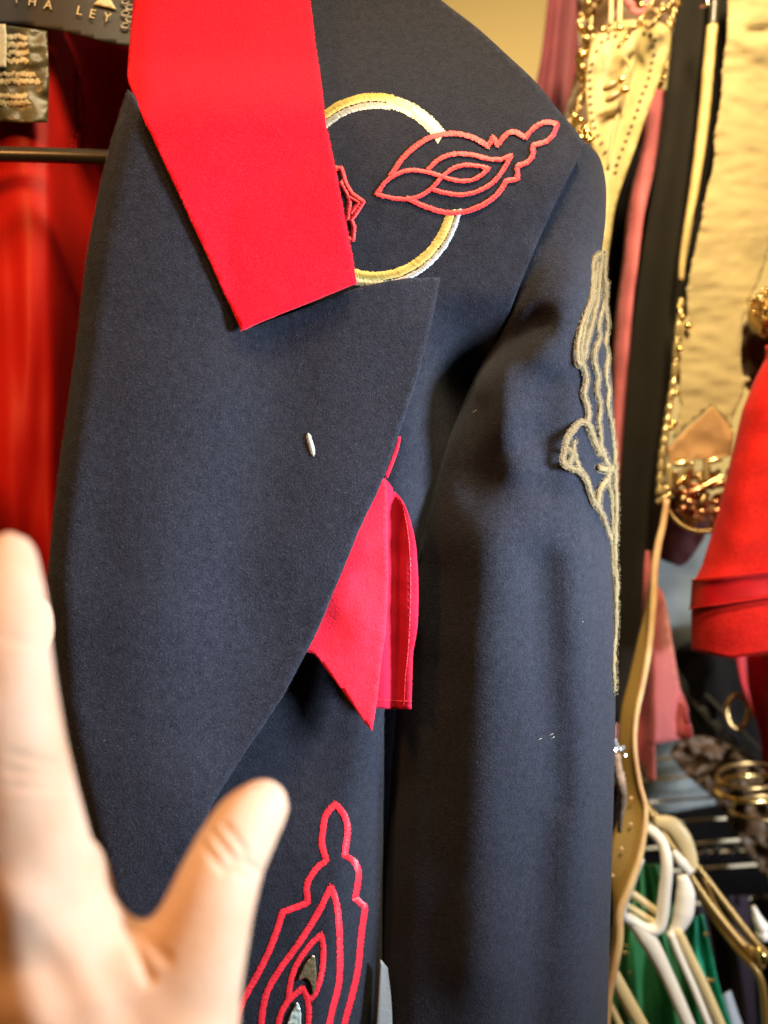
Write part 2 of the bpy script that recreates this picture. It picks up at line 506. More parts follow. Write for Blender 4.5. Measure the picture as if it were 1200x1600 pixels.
# ================================================================== BLAZER
lap_left = [(204, 60), (200, 140), (176, 215), (158, 285), (135, 400), (117, 560), (98, 690), (84, 800), (75, 900),
            (80, 1000), (88, 1100), (112, 1230), (148, 1390), (200, 1520)]
sleeve_left = smooth([(893, 222), (872, 262), (820, 380), (772, 500), (735, 600), (675, 740), (640, 900), (625, 1050), (612, 1200), (600, 1400), (590, 1640)], 6)
sleeve_right = smooth([(921, 226), (938, 248), (947, 290), (946, 345), (940, 400), (941, 450), (948, 520), (957, 600), (959, 700), (956, 800), (955, 860),
                       (960, 950), (962, 1050), (960, 1200), (956, 1350), (948, 1640)], 6)


def d_body(x, y):
    d = 0.388 + 0.050 * sstep(330, -60, y) ** 1.3
    d += 0.034 * sstep(620, 740, x + .15 * max(0, y - 700)) * sstep(440, 620, y)          # hollow under the arm
    d += 0.010 * sstep(820, 930, x) * sstep(300, 180, y)
    d -= 0.006 * sstep(1150, 1350, y)
    d += 0.0016 * hash2(x, y, .006) + 0.0005 * hash2(x + 90, y, .03)
    d += crease(x, y, 905, 245, 845, 370, 10, .0018)
    d += 0.006 * sstep(575, 605, x) * sstep(1090, 1130, y)
    return d


def d_lapel(x, y):
    xl = interp(lap_left, y)
    dr = 0.374 - 0.010 * sstep(480, 900, y)                         # how far the free edge stands off the chest
    dl = 0.362 - 0.016 * sstep(300, 1000, y)
    u = sstep(0, 1, (x - xl) / 380.0)
    d = lerp(dl, dr, u)
    e = max(0.0, 1 - (x - xl) / 42.0)
    d += 0.010 * e ** 2.2                                           # rolls back at the fold
    d -= 0.0045 * math.exp(-((x - xl - 190) / 110.0) ** 2) * sstep(420, 640, y)
    d += crease(x, y, 430, 540, 350, 1150, 55, .0040) + crease(x, y, 150, 480, 130, 1200, 40, .0020)
    d += 0.0017 * hash2(x, y, .008) + 0.00025 * hash2(x, y + 50, .05)
    d += 0.003 * sstep(610, 690, x) * sstep(520, 430, y)
    return d


col_left = [(212, -70), (208, 0), (201, 70), (198, 120), (207, 145), (250, 240), (320, 390), (375, 515)]


def d_collar(x, y):
    d = 0.3665 + 0.044 * sstep(330, -60, y) ** 1.3
    xl = interp(col_left, y)
    e = max(0.0, 1 - (x - xl) / 38.0)
    d += 0.008 * e ** 2 * sstep(230, 120, y)
    d += 0.0013 * hash2(x, y, .009) + 0.0003 * hash2(x, y, .05)
    d -= 0.001 * sstep(380, 500, y)
    d = lerp(d, min(d, d_lapel(x, y) - 0.0035), sstep(80, 200, y))
    return d


def d_lining(x, y):
    d = 0.478 + .060 * sstep(70, 180, x)
    d -= 0.014 * math.exp(-((x - 40) / 55.0) ** 2) * (1 - .5 * sstep(640, 900, y))
    d -= 0.006 * math.exp(-((x - 112) / 26.0) ** 2) * sstep(40, 100, y) * sstep(280, 200, y)
    d += 0.003 * math.exp(-((x - 14 - (y - 300) * .05) / 16.0) ** 2) * sstep(300, 420, y)
    d += 0.006 * math.exp(-((x - 66 + (y - 500) * .03) / 20.0) ** 2) * sstep(430, 640, y)
    d += 0.004 * noise.noise(Vector((x * .010, y * .007, 1.3)))
    return d


bz = thing('blazer', 'dark navy wool blazer with red collar and red and gold embroidery on a hanger', 'blazer', P(500, 1650, .40))

front_out = smooth([(480, -70), (650, -40), (690, 0), (760, 56), (830, 121), (880, 180), (916, 226)], 5)[:-1] + \
    smooth([(916, 226), (905, 246), (862, 330), (815, 440), (768, 560), (735, 640), (690, 760), (650, 900), (612, 1050), (601, 1115)], 5)[:-1] + \
    [(600, 1115), (599, 1250), (597, 1400), (596, 1640), (150, 1640), (140, 1200), (170, 700), (240, 300), (260, -70)]
front = patch('front_panel', front_out, d_body, M['navy'], bz, sp=9, thick=0.0018)
fuzz('wool_fuzz', front, 9000, M['navy_fuzz'], front, 0.0011, 0.00005)
rim_fuzz('edge_fuzz', [(600, 1115), (599, 1250), (597, 1400), (596, 1600)], d_body, 900, M['navy_fuzz'], front)

# sleeve: a full tube
rows = []
NV, NU = 190, 64
for j in range(NV):
    v = j / (NV - 1)

    def at(poly, t):
        s = t * (len(poly) - 1); i = min(int(s), len(poly) - 2); k = s - i
        return lerp(poly[i][0], poly[i + 1][0], k), lerp(poly[i][1], poly[i + 1][1], k)
    yy = lerp(224, 1640, v ** 1.15)
    a = (interp(sleeve_left, yy), yy); b = (interp(sleeve_right, yy), yy)
    hw = (b[0] - a[0]) * .5; mx_ = (a[0] + b[0]) * .5
    hd = 0.048 * sstep(200, 520, yy) * .8 + 0.011
    dc = 0.428 + 0.012 * sstep(330, 200, yy) + 0.006 * sstep(900, 1600, yy)
    row = []
    for i in range(NU):
        th = 2 * math.pi * i / NU
        c, s = math.cos(th), math.sin(th)
        cx = math.copysign(abs(c) ** .9, c); sx = math.copysign(abs(s) ** .95, s)
        x = mx_ - hw * cx; y = yy
        d = dc - hd * sx
        if s > 0:
            k = s ** .6
            f = crease(x, y, 842, 505, 760, 548, 19, .0075) + crease(x, y, 775, 590, 800, 720, 24, -.006)
            f += crease(x, y, 820, 690, 740, 760, 24, .004) + crease(x, y, 905, 430, 850, 560, 20, -.003)
            f += crease(x, y, 740, 640, 730, 730, 18, .004) + crease(x, y, 860, 600, 850, 760, 20, .003)
            f += crease(x, y, 845, 880, 870, 1250, 22, .0045) + crease(x, y, 905, 870, 915, 1640, 24, -.0035)
            f += crease(x, y, 770, 850, 750, 1500, 36, -.004) + crease(x, y, 690, 900, 680, 1640, 30, .003)
            f += crease(x, y, 870, 260, 800, 430, 14, .005) + crease(x, y, 850, 1300, 835, 1640, 22, .004)
            d += f * 1.4 * k + .0012 * hash2(x, y, .012)
        if s > 0:
            wq = max(0.0, 1 - max(0.0, x - a[0]) / 85.0) ** 1.3 * sstep(720, 520, yy)
            d = lerp(d, min(d, d_body(x, y) + .0025), wq)
        row.append(P(x, y, d))
    rows.append(row)
slv = grid_mesh('sleeve', rows, M['navy'], bz, thick=0, closed_u=True, cap=True)
fuzz('wool_fuzz', slv, 9000, M['navy_fuzz'], slv, 0.0011, 0.00005, region=lambda p: p.y < .43)

# lapel
lap_out = lap_left[1:] + [(330, 1560), (318, 1300)] + [(330, 1258), (380, 1182), (440, 1090)] + \
    smooth([(440, 1090), (478, 1018), (503, 968), (552, 850), (600, 742), (642, 618), (672, 508), (687, 433)], 5)[1:] + \
    [(640, 434), (600, 440), (557, 450), (470, 484), (392, 512), (330, 380), (270, 235), (230, 190)]
lap = patch('lapel', lap_out, d_lapel, M['navy'], bz, sp=8, thick=0.0024, edge_jit=.35)
fuzz('wool_fuzz', lap, 15000, M['navy_fuzz'], lap, 0.0012, 0.00005)
rim_fuzz('edge_fuzz', smooth([(440, 1090), (478, 1018), (503, 968), (552, 850), (600, 742), (642, 618), (672, 508), (687, 433)], 5), d_lapel, 1500, M['navy_fuzz'], lap)
rim_fuzz('fold_fuzz', lap_left[1:11], d_lapel, 2600, M['navy_fuzz'], lap, .0010, out=(-1, 0))
bag = Bag()
satin(bag, smooth([(481, 678), (484, 690), (488, 703), (490, 712)], 4), 9, d_lapel, taper=4, high=.0009)
bag.build('thread_tack', M['cream_thread'], bz)['label'] = 'short cream thread tack on the lapel'

# collar
col_out = [(212, -70), (208, 0), (201, 70)] + smooth([(201, 70), (198, 118), (208, 148), (250, 240)], 5)[1:] + \
    [(320, 390), (376, 516), (400, 505), (470, 476), (557, 441), (541, 350), (511, 200), (484, 0), (474, -70)]
col = patch('collar', col_out, d_collar, M['red'], bz, sp=8, thick=0.0026, edge_jit=.3)
col['label'] = 'bright red felt collar'
fuzz('wool_fuzz', col, 9000, M['red_fuzz'], col, 0.0009, 0.00004)
rim_fuzz('edge_fuzz', [(376, 516), (400, 505), (470, 476), (557, 441)], d_collar, 700, M['red_fuzz'], col, out=(0, 1))
rim_fuzz('edge_fuzz', [(474, -70), (484, 0), (511, 200), (541, 350), (557, 441)], d_collar, 700, M['red_fuzz'], col)

patch('back_panel', smooth([(150, -70), (560, -70), (660, 60), (800, 230), (820, 400), (800, 700), (760, 1100), (740, 1640)], 4)[:-1] + [(740, 1640), (120, 1640), (120, 300)],
      lambda x, y: .56 + .004 * hash2(x, y, .01), M['navy'], bz, sp=16, thick=.002)

patch('unseen_front_blocker', [(-300, 90), (-290, 500), (-190, 700), (-150, 1000), (-160, 1640), (-800, 1640), (-800, 300), (-500, 120)],  # out-of-view other half, shaped to keep the side lamp off the lining
      lambda x, y: .40 - .03 * sstep(-300, -190, x) + .02 * sstep(-180, -150, x), M['navy'], bz, sp=22, thick=.003)
patch('unseen_neck_blocker', [(-350, -130), (0, -120), (200, -115), (500, -105), (600, -480), (-350, -480)], lambda x, y: .448 - .035 * abs((x - 130) / 400.0) ** 2, M['red'], bz, sp=18, thick=.003)  # unseen slab added to block overhead light from the lining
patch('unseen_collar_blocker', [(-35, -200), (-32, 0), (-60, 70), (-200, 108), (-420, 112), (-500, -100), (-300, -260)],  # unseen piece added to shade the lining at the neck
      lambda x, y: .40 + .02 * sstep(-120, -30, x), M['red'], bz, sp=16, thick=.003)

# lining and labels inside
lin = patch('lining', [(-120, -70), (260, -70), (240, 300), (170, 700), (130, 1100), (140, 1640), (-120, 1640)], d_lining, M['satin_red'], bz, sp=5, thick=.001)
lin.cycles.shadow_terminator_geometry_offset = .6
lin.cycles.shadow_terminator_offset = .25
lin['label'] = 'shiny red lining inside the blazer'


def d_label(x, y):
    return .452 + .002 * math.sin(x * .03) + .012 * sstep(60, 230, x)


lb = patch('brand_label', [(-90, -70), (215, -70), (215, 66), (205, 73), (160, 64), (110, 50), (60, 42), (0, 36), (-90, 34)], d_label, M['label_black'], bz, sp=8, thick=.0008)


def text_part(name, s, x, y, size, d, ang, m, parent, shear=0.0):
    cu = bpy.data.curves.new(name, 'FONT'); cu.body = s; cu.size = 1.0; cu.extrude = 0.025; cu.space_character = 1.25; cu.shear = shear
    tmp = bpy.data.objects.new('tmp', cu); C.objects.link(tmp)
    dg = bpy.context.evaluated_depsgraph_get()
    me = bpy.data.meshes.new_from_object(tmp.evaluated_get(dg))
    bpy.data.objects.remove(tmp)
    k = size / F * d
    rot = Matrix.Rotation(R(ang), 4, 'Y') @ Matrix.Rotation(R(90), 4, 'X')
    me.transform(Matrix.Translation(P(x, y, d)) @ rot @ Matrix.Scale(k, 4))
    me.name = name
    return link(name, me, m, parent, sm=False)


for ch, x, y, sz, an in (('T', 20, 4, 19, 6), ('H', 43, 8, 19, 7), ('A', 68, 13, 20, 8)):
    text_part('letter', ch, x, y, sz, d_label(x, y) - .0012, an, M['label_thread'], lb)
for ch, x, y, sz, an in (('L', 118, 22, 20, 12), ('E', 138, 27, 20, 13), ('Y', 160, 32, 20, 14)):
    text_part('letter', ch, x, y, sz, d_label(x, y) - .0012, an, M['label_thread'], lb)
tri = patch('triangle_mark', [(146, 6), (162, -8), (168, -8), (182, 15), (168, 11)], lambda x, y: d_label(x, y) - .0012, M['label_thread'], lb, sp=4, thick=.0006)
bag = Bag()
for k in range(5):
    cx, cy = 196 + (k % 2) * 7, 2 + k * 9.5
    satin(bag, [(cx + 6 * math.cos(a), cy + 4 * math.sin(a)) for a in np.linspace(0, 5.2, 9)], 3, lambda x, y: d_label(x, y) - .001, pitch=1.6)
bag.build('scroll_mark', M['label_grey'], lb)


def d_care(x, y):
    return .449 + .0025 * hash2(x, y, .05) + .006 * sstep(40, 90, x)


cl = patch('care_label', [(-90, 42), (10, 40), (74, 48), (76, 120), (75, 190), (40, 191), (0, 190), (-90, 186)], d_care, M['care_label'], bz, sp=5, thick=.0006)
for (x0, x1, y) in ((11, 43, 58), (11, 40, 71), (11, 42, 83), (11, 42, 95), (-60, 54, 116), (-60, 61, 127), (-60, 41, 150), (-60, 43, 161)):
    bag = Bag()                                                   # rows of small print, each a run of tiny woven characters
    x = x0
    while x < x1:
        wd = random.uniform(2.2, 4.2)
        xx = min(x + wd, x1)
        yo = y + random.uniform(-.6, .6)
        satin(bag, [(x, yo + random.uniform(-2, 2)), (x + wd * .5, yo + random.uniform(-3, 3)), (xx, yo + random.uniform(-2, 2))], 7.5,
              lambda a, b: d_care(a, b), lift=.0005, high=.0003, pitch=1.1, jit=1.3)
        x += wd + random.choice((.2, .2, .2, 1.2))
    bag.build('print_line', M['label_thread'], cl)
sz = patch('size_tab', [(-90, 37), (8, 38), (10, 60), (9, 104), (-90, 104)], lambda x, y: .4465 + .001 * hash2(x, y, .05), M['label_thread'], cl, sp=5, thick=.0007)

# --- embroidery on the shoulder


def crop5(pts): return [(480 + u / 2.857, 130 + v / 2.857) for u, v in pts]


def crop2(pts): return [(300 + u / 3.0, 1200 + v / 3.0) for u, v in pts]


cx, cy, rx, ry = 586, 297, 127.5, 140


def arc(a0, a1, k, n=60):
    return [(cx + rx * k * math.cos(R(lerp(a0, a1, i / n))), cy + ry * k * math.sin(R(lerp(a0, a1, i / n)))) for i in range(n + 1)]


def ring_band(name, m, a0, a1, k, wd):
    b = Bag()
    satin(b, arc(a0, a1, k), wd, d_body, lift=.0003, high=.0007, pitch=1.25, slant=.5, jit=1.0, vary=.3)
    return b.build(name, m, front)


ring_band('gold_ring_band', M['thread_gold'], -160, -77, 1.040, 14)
ring_band('gold_ring_band', M['thread_gold'], 14, 112, .960, 15)
ring_band('silver_ring_band', M['thread_silver'], -158, -80, .945, 11)
ring_band('silver_ring_band', M['thread_silver'], 12, 84, 1.052, 9)
ring_band('pale_ring_band', M['thread_pale'], -82, -36, 1.0, 23)
ring_band('pale_ring_band', M['thread_pale'], 84, 114, 1.045, 12)
ring_band('silver_ring_band', M['thread_silver'], -62, -37, 1.012, 15)

A1 = crop5(smooth([(375, 410), (430, 330), (500, 270), (560, 238), (640, 224), (720, 235), (775, 260), (808, 282)], 4)) + \
    crop5([(830, 240), (850, 277)]) + crop5(smooth([(850, 277), (880, 237), (920, 215), (975, 242)], 4)[1:]) + \
    crop5(smooth([(975, 242), (1010, 202), (1060, 174), (1118, 182)], 4)[1:]) + crop5(smooth([(1118, 182), (1095, 235), (1060, 262), (1008, 276)], 4)[1:]) + \
    crop5(smooth([(1008, 276), (1008, 320), (985, 350), (937, 370)], 4)[1:]) + crop5([(940, 425), (890, 436)]) + \
    crop5(smooth([(890, 436), (850, 495), (790, 540), (700, 574), (620, 577), (540, 555), (480, 530), (445, 513)], 4)[1:])
B1 = crop5(smooth([(310, 497), (350, 440), (400, 405), (460, 388), (530, 395), (600, 415), (660, 433), (720, 435), (770, 415), (812, 380)], 4)) + \
    crop5(smooth([(812, 380), (760, 368), (700, 365), (650, 380), (600, 420), (560, 465), (510, 500), (450, 517), (380, 512), (310, 497)], 4)[1:])
C1 = crop5(smooth([(540, 385), (590, 338), (650, 316), (730, 318), (800, 335), (860, 340), (912, 322)], 4)) + \
    crop5(smooth([(912, 322), (870, 395), (820, 450), (750, 486), (680, 498), (610, 488), (555, 472)], 4)[1:])
for nm, pth, wd in (('petal_outline_stitching', A1, 8), ('leaf_stitching', B1, 6.6), ('bud_stitching', C1, 7)):
    b = Bag(); satin(b, pth, wd, d_body, lift=.0011, high=.0003, pitch=1.3, slant=.3, jit=.8); b.build(nm, M['thread_red'], front)
b = Bag()
satin(b, crop5([(120, 378), (152, 380), (172, 450), (200, 495), (250, 530), (216, 582), (196, 610), (208, 640), (204, 700), (170, 690)]), 8, d_body, lift=.0007, high=.0009, pitch=1.2)
satin(b, crop5([(150, 440), (190, 520), (180, 610)]), 8, d_body, lift=.0007, high=.0009, pitch=1.2)
satin(b, crop5([(190, 510), (230, 532), (195, 580)]), 6, d_body, lift=.0007, high=.0009, pitch=1.2)
b.build('star_stitching', M['thread_red'], front)

# --- embroidery on the front below the lapel
lowO = crop2(smooth([(690, 1330), (715, 1200), (742, 1100), (777, 950), (792, 800), (812, 652)], 4)) + \
    crop2(smooth([(812, 652), (765, 612)], 3)[1:]) + crop2(smooth([(765, 612), (782, 500), (760, 440), (715, 408)], 4)[1:]) + \
    crop2(smooth([(715, 408), (730, 290), (710, 215), (670, 168)], 4)[1:]) + crop2(smooth([(670, 168), (628, 222), (612, 300), (610, 360), (630, 432)], 4)[1:]) + \
    crop2(smooth([(630, 432), (580, 475), (540, 545), (542, 632)], 4)[1:]) + crop2([(424, 676)]) + \
    crop2(smooth([(424, 676), (402, 750), (360, 860), (300, 980), (240, 1090), (205, 1200), (190, 1330)], 4)[1:])
lowM = crop2(smooth([(315, 1330), (325, 1200), (345, 1070), (405, 955), (495, 830), (585, 690), (650, 556)], 4)) + \
    crop2(smooth([(650, 556), (680, 645), (692, 800), (690, 1000), (652, 1160), (625, 1330)], 4)[1:])
lowI = crop2(smooth([(452, 1090), (462, 1010), (486, 930), (545, 840), (606, 778)], 4)) + \
    crop2(smooth([(606, 778), (616, 860), (608, 960), (582, 1050), (550, 1092)], 4)[1:]) + crop2([(516, 1032), (452, 1090)]) + \
    crop2(smooth([(452, 1090), (418, 1150), (400, 1230), (395, 1330)], 4)[1:])
lowJ = crop2(smooth([(516, 1032), (545, 1095), (545, 1200), (530, 1330)], 4))
for nm, pth, wd in (('spire_outline_stitching', lowO, 10.5), ('flame_stitching', lowM, 10.5), ('inner_flame_stitching', lowI, 9.5), ('inner_flame_stitching', lowJ, 9.5)):
    b = Bag(); satin(b, pth, wd, d_body, lift=.0003, high=.0003, pitch=1.4, slant=.3, jit=.8); b.build(nm, M['thread_crimson'], front)
g1 = patch('gold_leaf_applique', crop2(smooth([(575, 882), (535, 920), (510, 965), (500, 1000), (530, 985), (556, 1010), (572, 1062), (586, 980)], 3, True)),
           lambda x, y: d_body(x, y) - .0012 + .0004 * hash2(x, y, .2), M['sequin'], front, sp=3, thick=.0006)
g2 = patch('mint_stone_applique', crop2(smooth([(496, 1100), (470, 1145), (440, 1230), (450, 1300), (500, 1260), (512, 1160)], 3, True)),
           lambda x, y: d_body(x, y) - .0015 + .0008 * hash2(x, y, .2), M['mint'], front, sp=3, thick=.0006)

# --- fuzzy grey-gold cord couched on the outer edge of the sleeve


def slv_d(x, y):
    a, b = interp(sleeve_left, y), interp(sleeve_right, y)
    c = max(-1, min(1, (x - (a + b) / 2) / ((b - a) / 2)))
    hd = 0.048 * sstep(200, 520, y) * .8 + 0.011
    dc = 0.428 + 0.012 * sstep(330, 200, y) + 0.006 * sstep(900, 1600, y)
    th = abs(c) ** (1 / .9)
    s = math.sqrt(max(0, 1 - th * th))
    return dc - hd * s ** .95 - .0012


def c3(pts): return [(860 + u / 5.0, 380 + v / 5.0) for u, v in pts]


def c4(pts): return [(860 + u / 3.2, 640 + v / 3.2) for u, v in pts]


cords = [
    (c3([(400, 80), (345, 120), (330, 250), (325, 400), (280, 540), (235, 680), (212, 830), (222, 950)]), 5.5),
    (c3([(400, 90), (385, 240), (370, 420), (340, 560), (310, 680), (285, 780), (270, 880), (225, 955)]), 5.5),
    (c3([(370, 150), (350, 300), (330, 440), (285, 580), (255, 720), (240, 830), (250, 930)]), 5),
    (c3([(430, 60), (425, 220), (430, 380), (405, 520), (375, 650), (385, 740), (350, 830), (345, 930), (375, 1040), (365, 1150), (390, 1260), (380, 1400), (395, 1520), (385, 1640)]), 5),
    (c3([(440, 300), (430, 480), (450, 640), (430, 780), (450, 890), (435, 1020), (455, 1150), (450, 1290), (480, 1420), (490, 1600)]), 5.5),
    (c3([(250, 940), (285, 1050), (265, 1180), (300, 1300), (285, 1400)]), 5),
    (c3([(285, 1400), (320, 1480), (350, 1560), (390, 1660)]), 6),
    (c3([(285, 1400), (230, 1400), (170, 1470), (130, 1520)]), 4.5),
    (c4([(130, 75), (90, 130), (75, 190), (65, 260), (100, 290), (150, 310), (180, 350), (210, 440), (235, 490)]), 5),
    (c4([(120, 150), (120, 230), (150, 300), (185, 350)]), 4.5),
    (c4([(75, 190), (110, 215), (95, 265), (70, 280)]), 4),
    (c4([(250, 190), (280, 260), (290, 330), (250, 400), (235, 485)]), 7),
    (c4([(240, 290), (300, 300), (330, 280)]), 7),
    (c4([(240, 480), (265, 540), (285, 600), (310, 680)]), 5),
    (c4([(280, 330), (300, 420), (310, 520), (315, 620)]), 6),
    (c4([(300, 60), (320, 200), (325, 350), (330, 480), (325, 600), (325, 700), (330, 850), (330, 1000), (325, 1150), (318, 1300), (322, 1410)]), 6),
    (c4([(300, 620), (312, 720), (318, 830)]), 5),
]
for pth, r in cords:
    q = smooth(pth, 10)
    pts = [P(x + 1.2 * hash2(x, y, .15), y, slv_d(min(x, interp(sleeve_right, y) - 1), y) - (0.002 if x < interp(sleeve_right, y) else 0)) for x, y in q]
    k = len(pts)
    o = tube('cord_applique', pts, [r / F * .24 * (1 + .25 * hash2(i * 31, r * 7, .11)) for i in range(k)], M['cord'], slv, 9, jit=.35, flat=.55)
    bagf = Bag()
    for i in range(k - 1):
        for _ in range(36):
            p = pts[i].lerp(pts[i + 1], random.random())
            dr = Vector((random.gauss(0, 1), random.gauss(0, 1), random.gauss(0, 1))).normalized()
            p = p + dr * r / F * .40; dr = (dr + Vector((random.gauss(0, .6), 0, random.gauss(0, .6)))).normalized()
            sd = Vector((-dr.z, 0, dr.x)).normalized() * .00009; ln = random.uniform(.0003, .0010)
            bagf.add([p - sd, p + sd, p + dr * ln], [(0, 1, 2)])
    tag(bagf.build('cord_fuzz', M['cord_fuzz'], slv, sm=False), kind='stuff')

# lint flecks on the sleeve
bag = Bag()
for x, y in ((738, 645), (840, 1157), (858, 1150), (760, 1205), (905, 975), (730, 600), (860, 1155), (470, 430)):
    p = P(x, y, (slv_d(x, y) if x > 650 else d_body(x, y)) - .001)
    co, fs = tube_mesh([p, p + Vector((.0008, -.0003, .0007)), p + Vector((.0022, -.0002, .0014))], .00011, 4)
    bag.add(co, fs)
tag(bag.build('lint_fleck', M['cream_thread'], bz), kind='stuff')

# ================================================================== POCKET SQUARE
ps = thing('pocket_square', 'bright red folded pocket square hanging out from under the navy lapel', 'pocket square', P(590, 1140, .38))


def d_sq(x, y):
    d = .3785 - .004 * sstep(740, 1100, y)
    d += .0022 * hash2(x, y, .014) + .0004 * hash2(x, y, .07)
    d -= .0025 * math.exp(-((x - 560) / 45) ** 2) * sstep(760, 1000, y)
    return d


sq_front = [(560, 745), (600, 735), (604, 760), (606, 800), (607, 900), (603, 990), (596, 1030), (590, 1090), (582, 1143), (570, 1130), (548, 1098),
            (520, 1060), (498, 1030), (487, 1020), (440, 1010), (440, 900)]
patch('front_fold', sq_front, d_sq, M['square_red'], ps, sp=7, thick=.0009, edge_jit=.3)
rt = smooth([(604, 750), (618, 768), (634, 795), (646, 835), (652, 880), (654, 930), (651, 985), (645, 1020), (644, 1070), (643, 1109)], 5)


def d_sq2(x, y):
    d = .3835 - .003 * sstep(760, 1050, y) + .004 * math.exp(-((x - 617) / 9) ** 2)
    d -= .0030 * sstep(622, 640, x) + .001 * hash2(x, y, .03)
    return d


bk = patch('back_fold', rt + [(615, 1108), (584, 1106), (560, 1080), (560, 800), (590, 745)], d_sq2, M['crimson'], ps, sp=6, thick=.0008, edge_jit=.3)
b = Bag()
seam = smooth([(628, 785), (637, 830), (641, 880), (641, 940), (638, 1010), (633, 1060), (631, 1104)], 6)
for i in range(0, len(seam) - 1):
    satin(b, [seam[i], (lerp(seam[i][0], seam[i + 1][0], .6), lerp(seam[i][1], seam[i + 1][1], .6))], 1.6, d_sq2, lift=.0002, high=.0004, pitch=1.5, slant=0)
b.build('hem_stitching', M['thread_crimson'], bk)
b = Bag()
satin(b, [(592, 1094), (642, 1096)], 1.4, d_sq2, lift=.0001, high=.0003, pitch=2.6, slant=.4)
b.build('hem_stitching', M['thread_crimson'], bk)
ptube('pull_strip', [(624, 682, .376), (620, 700, .3765), (612, 722, .377), (603, 746, .3775)], [2.6, 3.4, 3.8, 3.4], M['square_red'], ps, 8, flat=.35)

# ================================================================== HANGER IN THE BLAZER
hg = thing('clothes_hanger', 'dark clothes hanger whose round bar crosses inside the open blazer', 'clothes hanger', P(0, 243, .445))
ptube('bar', [(-260, 240, .44), (-100, 240, .44), (0, 241, .44), (90, 243, .442), (175, 246, .445), (300, 250, .45)], 11.5, M['bar'], hg, 16, flat=.9)
ptube('shoulder_arm', [(-260, -160, .455), (60, -110, .455), (350, 20, .46), (640, 170, .465)], [14, 15, 15, 12], M['bar'], hg, 12)
ptube('end_loop', [(300, 250, .45), (330, 240, .455), (350, 140, .46), (350, 30, .46)], 8, M['bar'], hg, 10)

# ================================================================== HAND
pr = thing('person', 'bare left hand reaching in, thumb spread wide from the straight index finger', 'person', P(60, 2000, .18))
bm_bag = Bag()


def limb(path, rpx, n=20, flat=1.0):
    q = smooth(path, 6); k = len(path)
    rr = [lerp(rpx[min(int(s), k - 1)], rpx[min(int(s) + 1, k - 1)], s - int(s)) for s in (i * (k - 1) / (len(q) - 1) for i in range(len(q)))]
    pts = [P(*p) for p in q]
    rad = [r / F * p[2] for r, p in zip(rr, q)]
    # round ends
    def endcap(p, t, r):
        return [(p + t * r * math.sin(a), r * math.cos(a)) for a in (R(25), R(50), R(70), R(83))]
    t1 = (pts[-1] - pts[-2]).normalized(); t0 = (pts[0] - pts[1]).normalized()
    e1 = endcap(pts[-1], t1, rad[-1]); e0 = endcap(pts[0], t0, rad[0])[::-1]
    pts = [p for p, _ in e0] + pts + [p for p, _ in e1]
    rad = [r for _, r in e0] + rad + [r for _, r in e1]
    co, fs = tube_mesh(pts, rad, n, 0, flat)
    bm_bag.add(co, fs)


# index, thumb, then the fingers that fold behind, palm and wrist
limb([(70, 1480, .182), (44, 1330, .176), (24, 1180, .172), (12, 1040, .172), (10, 940, .176), (14, 872, .184)], [112, 92, 76, 66, 60, 44])
limb([(170, 1790, .185), (250, 1630, .182), (290, 1525, .182), (325, 1425, .185), (352, 1350, .190), (384, 1290, .196), (408, 1262, .201)], [170, 124, 92, 72, 62, 56, 46])
limb([(-40, 1440, .196), (-70, 1280, .205), (-80, 1120, .222), (-5, 1050, .240), (48, 1000, .250), (58, 952, .253)], [95, 84, 70, 52, 34, 24])
limb([(-140, 1500, .205), (-200, 1340, .212), (-230, 1180, .225), (-190, 1060, .242), (-130, 1020, .25)], [88, 78, 68, 54, 38])
limb([(-240, 1580, .21), (-320, 1450, .215), (-350, 1320, .225), (-320, 1220, .24), (-270, 1180, .246)], [78, 66, 58, 46, 34])
limb([(60, 1400, .186), (70, 1600, .186), (60, 1900, .188), (50, 2200, .19)], [110, 140, 150, 140])
limb([(-50, 1430, .20), (-40, 1620, .197), (0, 1900, .193), (20, 2200, .192)], [105, 135, 150, 140])
limb([(-160, 1500, .208), (-130, 1680, .204), (-80, 1900, .198), (-20, 2200, .194)], [95, 125, 150, 140])
limb([(-240, 1580, .212), (-190, 1740, .208), (-110, 1950, .20), (-40, 2200, .196)], [80, 110, 140, 130])
limb([(100, 1450, .178), (160, 1505, .178), (225, 1535, .178), (270, 1600, .178)], [80, 72, 74, 95])      # web
limb([(70, 1520, .178), (160, 1600, .176), (250, 1680, .176)], [110, 105, 110])
limb([(20, 2100, .19), (0, 2400, .195), (-20, 2800, .21)], [190, 180, 190])
hand = bm_bag.build('body', M['skin'], pr)
md = hand.modifiers.new('fuse', 'REMESH'); md.mode = 'VOXEL'; md.voxel_size = 0.0016; md.use_smooth_shade = True
md = hand.modifiers.new('soften', 'SMOOTH'); md.factor = .6; md.iterations = 14
md = hand.modifiers.new('subd', 'SUBSURF'); md.levels = 1; md.render_levels = 1
dg = bpy.context.evaluated_depsgraph_get()
hme = bpy.data.meshes.new_from_object(hand.evaluated_get(dg)); hme.name = 'body'
hand.modifiers.clear(); hand.data = hme
if not hme.materials: hme.materials.append(M['skin'])
nrm = [v.normal.copy() for v in hme.vertices]
CRS = ((318, 1318, 352, 1362, 4, .0009), (334, 1300, 366, 1346, 4, .0010), (352, 1290, 384, 1332, 4, .0007), (372, 1340, 402, 1362, 4, .0008), (356, 1352, 392, 1376, 4, .0006),
       (196, 1440, 232, 1530, 6, .0012), (214, 1446, 262, 1500, 5, .0008), (20, 1180, 92, 1196, 4, .0006), (16, 1204, 96, 1214, 4, .0007), (20, 1228, 98, 1232, 4, .0005),
       (10, 1000, 74, 1008, 4, .0005), (60, 1420, 150, 1560, 22, -.0012), (20, 1400, 60, 1600, 26, -.0014))
